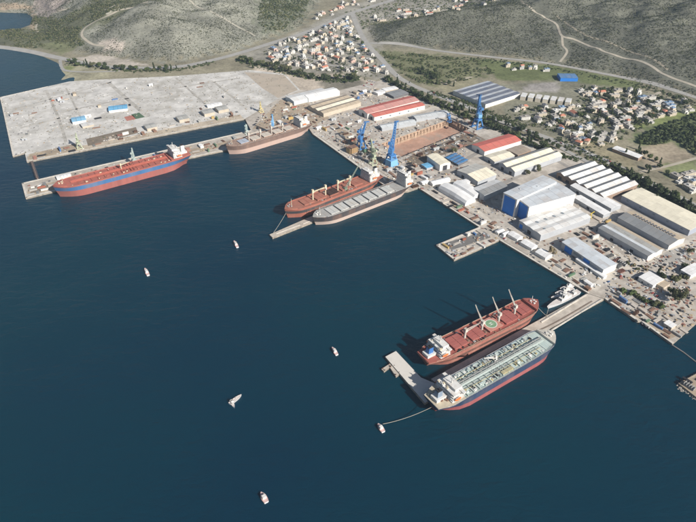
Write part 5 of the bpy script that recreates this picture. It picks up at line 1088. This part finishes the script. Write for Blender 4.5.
def goods(kind, p, rz, place):
    x, y, z = p
    if kind == 'container':
        k = rr.choice(list(cont_cols)); o = tag(link('container', CONT[k], None, (x, y, z), rz), None, 'container'); nm = f'{k} containers'; o.scale = (rr.choice((.5, 1, 1)), 1, rr.choice((1, 1, 1.95)))
    elif kind == 'block':
        k = rr.choice(('rusty', 'grey', 'red oxide')); mm = {'rusty': M_rust, 'grey': M_grey, 'red oxide': mat('red_oxide', (.30, .16, .13), .8, .2, .2)}[k]; L, Wd, hh = rr.uniform(7, 13), rr.uniform(4, 8), rr.uniform(2, 4.5)
        o = empty('hull_block', (x, y, z), rz, cat='steel block'); MB().box(-L/2, L/2, -Wd/2, Wd/2, .4, .8).build('plate', mm, o)
        for i in range(5): q = -L/2+.3+i*(L-.6)/4; MB().box(q-.2, q+.2, -Wd/2, Wd/2, .8, hh, 0, (0, 0, rr.uniform(0, .8), rr.uniform(0, .8))).build('web_frame', mm, o)
        MB().box(-L/2, L/2, -.15, .15, .8, hh*.8).build('girder', mm, o)
        for sx in (-1, 1): MB().box(sx*L*.35-.5, sx*L*.35+.5, -Wd*.4, Wd*.4, 0, .4).build('trestle', M_grey, o)
        nm = f'{k} ribbed steel blocks'
    elif kind == 'plates':
        k = rr.choice(('dark', 'rusty', 'pale')); mm = {'dark': M_black, 'rusty': M_rust, 'pale': M_palehatch}[k]; L, Wd = rr.uniform(7, 14), rr.uniform(3, 6); m = MB(); zz = .05
        for i in range(rr.randint(2, 5)): h = rr.uniform(.2, .5); m.cbox((rr.uniform(-.4, .4), rr.uniform(-.3, .3), zz+h/2), (L, Wd, h), 0, rr.uniform(-.05, .05)); zz += h
        o = empty('plate_stack', (x, y, z), rz, cat='steel plates'); m.build('plate', mm, o)['kind'] = 'stuff'; nm = f'{k} stacks of steel plate'
    elif kind == 'hut':
        k = rr.choice(('white', 'tan', 'grey', 'white')); L, Wd, hh = rr.uniform(6, 14), rr.uniform(4, 8), rr.uniform(3, 5); o = empty('site_hut', (x, y, z), rz, cat='hut'); MB().box(-L/2, L/2, -Wd/2, Wd/2, 0, hh).build('wall', {'white': W_white, 'tan': W_tan, 'grey': W_grey}[k], o)
        m = MB(); m.add([(-L/2-.3, -Wd/2-.3, hh), (L/2+.3, -Wd/2-.3, hh), (L/2+.3, Wd/2+.3, hh), (-L/2-.3, Wd/2+.3, hh), (-L/2-.3, 0, hh+1), (L/2+.3, 0, hh+1)], [(0,1,5,4),(2,3,4,5),(1,2,5),(3,0,4),(3,2,1,0)]); m.build('roof', {'white': R_white, 'tan': R_tan, 'grey': R_grey}[k], o); MB().box(-1, 1, -Wd/2-.08, -Wd/2+.02, 0, 2.2).build('door', D_dark, o); nm = f'{k} site huts'
    elif kind == 'scaffold':
        o = empty('scaffold_tower', (x, y, z), rz, cat='scaffold'); hh = rr.uniform(5, 9); m = MB()
        for sx in (-2, 2):
            for sy in (-1.5, 1.5): m.bar((sx, sy, 0), (sx, sy, hh), .22)
        for q in np.arange(2, hh, 2): m.bar((-2, -1.5, q), (2, -1.5, q), .16); m.bar((2, -1.5, q), (2, 1.5, q), .16); m.bar((-2, 1.5, q), (2, 1.5, q), .16); m.bar((-2, -1.5, q), (-2, 1.5, q), .16); m.bar((-2, -1.5, q-2), (2, -1.5, q), .14)
        m.build('frame', M_rust, o); MB().box(-2.1, 2.1, -1.6, 1.6, hh-1, hh-.85).build('platform', M_tanwood, o); nm = 'rusty scaffold towers'
    else:
        o = empty('pipe_bundle', (x, y, z), rz, cat='pipes'); L = rr.uniform(8, 14); mm = rr.choice((M_rust, M_grey))
        for i in range(4): MB().bar((-L/2, -1.8+i*1.2, .6), (L/2, -1.8+i*1.2, .6), 1.0, n=8).build('pipe', mm, o)
        nm = ('rusty' if mm is M_rust else 'grey')+' bundles of pipes'
    ranked(o, f'{nm} {place}', p); o['group'] = f'goods {place}'
M_tanwood = mat('plank_wood', (.42, .33, .22), .9, .2, .3)
def spread(pg, n, place, kinds, ang, z=2.5):
    for p in scatter(pg, n, lambda: rr.uniform(3.5, 5.5), rr, 40, lambda a, b: P(a, b, z)):
        FOOT.append((p.x, p.y, 5.5)); goods(rr.choice(kinds), (p.x, p.y, z+.08), radians(ang+rr.choice((0, 90))+rr.uniform(-6, 6)), place)
spread([(385,168),(400,160),(424,170),(432,180),(416,188),(404,188),(392,180)], 26, 'near the dry dock quay', ['block', 'plates', 'hut', 'container', 'plates'], 35)
spread([(332,132),(350,126),(372,140),(384,158),(372,166),(350,154)], 26, 'left of the pale green crane', ['block', 'plates', 'container', 'scaffold', 'block'], 35)
spread([(404,158),(470,131),(486,140),(444,152),(420,160)], 24, 'south of the dry dock', ['block', 'plates', 'pipes', 'scaffold', 'block'], 40)
spread([(290,104),(310,112),(350,122),(372,118),(336,136),(312,128),(262,126)], 34, 'behind the brown bulk carrier', ['block', 'plates', 'hut', 'container', 'pipes'], 35)
spread([(448,122),(466,118),(474,126),(462,128)], 8, 'at the dock head', ['block', 'plates', 'scaffold'], 40)
spread([(28,161),(90,148),(140,135),(240,116),(238,112),(130,132),(30,156)], 26, 'on the basin apron', ['block', 'plates', 'container', 'pipes', 'plates'], 30, 2.62)
spread([(30,195),(58,188),(52,182),(28,186)], 8, 'at the outer pier tip', ['plates', 'pipes', 'container'], 30)
spread([(70,176),(180,150),(240,137),(246,140),(226,147),(192,156),(74,180)], 26, 'along the outer pier', ['block', 'plates', 'container', 'hut', 'pipes'], 32)
spread([(424,190),(434,187),(470,210),(484,216),(500,228),(484,228)], 14, 'on the middle quay', ['plates', 'pipes', 'container', 'plates'], -55)
spread([(552,262),(560,258),(585,280),(596,288),(588,292)], 14, 'on the quay behind the pier root', ['plates', 'container', 'pipes', 'hut', 'block'], -58)
spread([(590,240),(600,244),(630,268),(618,276),(604,262)], 10, 'on the dirt yard', ['plates', 'container', 'block'], -58)
spread([(568,222),(586,222),(600,240),(606,250),(574,236)], 16, 'behind the blue-doored workshop', ['plates', 'pipes', 'container', 'hut', 'plates'], -58)
spread([(606,301),(624,292),(650,308),(686,330),(672,341),(640,320)], 34, 'on the right-hand quay', ['plates', 'pipes', 'block', 'container', 'plates'], -58)
spread([(430,150),(455,140),(470,146),(450,152)], 8, 'behind the blue racks', ['hut', 'container', 'block'], 35)
spread([(590,214),(612,222),(606,226)], 4, 'beside the tan patched shed', ['container', 'plates'], -58)
spread([(496,228),(505,233),(506,240),(500,238)], 4, 'at the finger pier root', ['hut', 'container'], -58)
spread([(440,247),(478,231),(482,233),(446,249)], 12, 'on the left finger pier edge', ['container', 'plates'], 35)
spread([(456,258),(496,241),(494,239),(452,256)], 12, 'on the right finger pier edge', ['container', 'plates'], 35)
spread([(20,150),(60,140),(130,122),(230,105),(260,95),(200,82),(60,92),(8,104)], 26, 'strewn over the pale fill', ['plates', 'container', 'hut', 'pipes'], 28, 2.6)
spread([(345,92),(372,86),(382,90),(360,100)], 12, 'behind the twin red roofs', ['container', 'hut', 'plates'], 35)
spread([(678,384),(697,376),(710,390),(697,396)], 5, 'on the bottom-right quay', ['plates', 'block'], -58)

def debris(name, label, zones, m, seed, smin=.5, smax=2.4, hmax=1.6):
    r = np.random.default_rng(seed); mb = MB(); rnd = random.Random(seed)
    for pg, n, z in zones:
        k = 0; us = [a for a, b in pg]; vs = [b for a, b in pg]; pw = poly(pg, z)
        while k < n:
            k += 1; u, v = rnd.uniform(min(us), max(us)), rnd.uniform(min(vs), max(vs)); p = P(u, v, z)
            if not inside(np.array([p.x]), np.array([p.y]), pw)[0] or not free(p.x, p.y, .3) or inside(np.array([p.x]), np.array([p.y]), DOCK)[0]: continue
            a, b, h = rnd.uniform(smin, smax), rnd.uniform(smin, smax*.7), rnd.uniform(.2, hmax); mb.cbox((p.x, p.y, z+h/2+.02), (a*2, b*2, h), rnd.randrange(len(m)), rnd.uniform(0, pi))
    return tag(mb.build(name, m), label, 'scrap', kind='stuff')
DM = [M_rust, M_grey, M_black, W_tan, W_white, mat('red_oxide', 'x'), W_dark, M_tanwood, W_grey]
YZ = [([(318,136),(395,192),(440,184),(470,150),(480,124),(440,116),(400,124),(345,112),(300,96),(262,108),(254,128)], 2600, 2.5), ([(418,189),(479,227),(499,240),(588,293),(640,270),(690,250),(640,225),(600,215),(575,190),(540,200),(500,170),(455,165)], 1500, 2.5), ([(604,298),(637,321),(672,343),(696,322),(696,240),(650,262),(610,285)], 750, 2.5), ([(440,246),(455,259),(497,240),(480,230)], 160, 2.5), ([(28,197),(190,157),(245,142),(249,132),(24,186)], 700, 2.5), ([(345,108),(380,118),(440,106),(425,98),(398,85),(350,92)], 400, 2.5)]
debris('scrap', 'small scattered scrap, pallets and offcuts strewn across the shipyard ground', YZ, DM, 5)
debris('rubble', 'dark rubble and debris strewn over the pale reclaimed ground', [([(2,100),(14,155),(240,116),(276,98),(250,72),(112,80)], 800, 2.6), ([(28,160),(243,118),(238,112),(28,153)], 700, 2.66)], [W_tan, M_grey, W_dark, M_tanwood, W_white], 6, .4, 2.0, .7)
# boulders at the foot of the bottom-right quay
rb = np.random.default_rng(77); bq = MB()
for (a, b), n in ((((677,385),(697,400)), 46), (((678,383),(697,373.5)), 16)):
    A, B = P(*a, 0), P(*b, 0)
    for k in range(n):
        c = A.lerp(B, rb.random())+Vector((rb.normal()*1.3-.8, rb.normal()*1.3-.8, rb.uniform(-.3, .5))); q = rb.uniform(.7, 1.6)
        v = [Vector(d)*q*rb.uniform(.6, 1.15) for d in ((1,0,0),(0,1,0),(-1,0,0),(0,-1,0),(0,0,.8),(0,0,-.8))]; bq.add([c+w for w in v], [(0,1,4),(1,2,4),(2,3,4),(3,0,4),(1,0,5),(2,1,5),(3,2,5),(0,3,5)])
tag(bq.build('boulders', mat('boulder', (.40, .37, .33), .9, .2, .4)), 'loose pale boulders at the foot of the bottom-right quay', 'boulders', kind='stuff')
# ------------------------------------------------------------------ haze
hz = MB().box(-6500, 6500, -5500, 8500, -18, 520).build('haze', None)
hz.data.materials.clear(); hm = bpy.data.materials.new('haze'); hm.use_nodes = True; n = hm.node_tree.nodes; n.remove(n['Principled BSDF']); pv = n.new('ShaderNodeVolumePrincipled')
pv.inputs['Color'].default_value = (.62, .80, 1.0, 1); pv.inputs['Density'].default_value = .00005; pv.inputs['Anisotropy'].default_value = .0
hm.node_tree.links.new(pv.outputs[0], n['Material Output'].inputs['Volume']); hz.data.materials.append(hm); hz['kind'] = 'stuff'
finish_ranks()
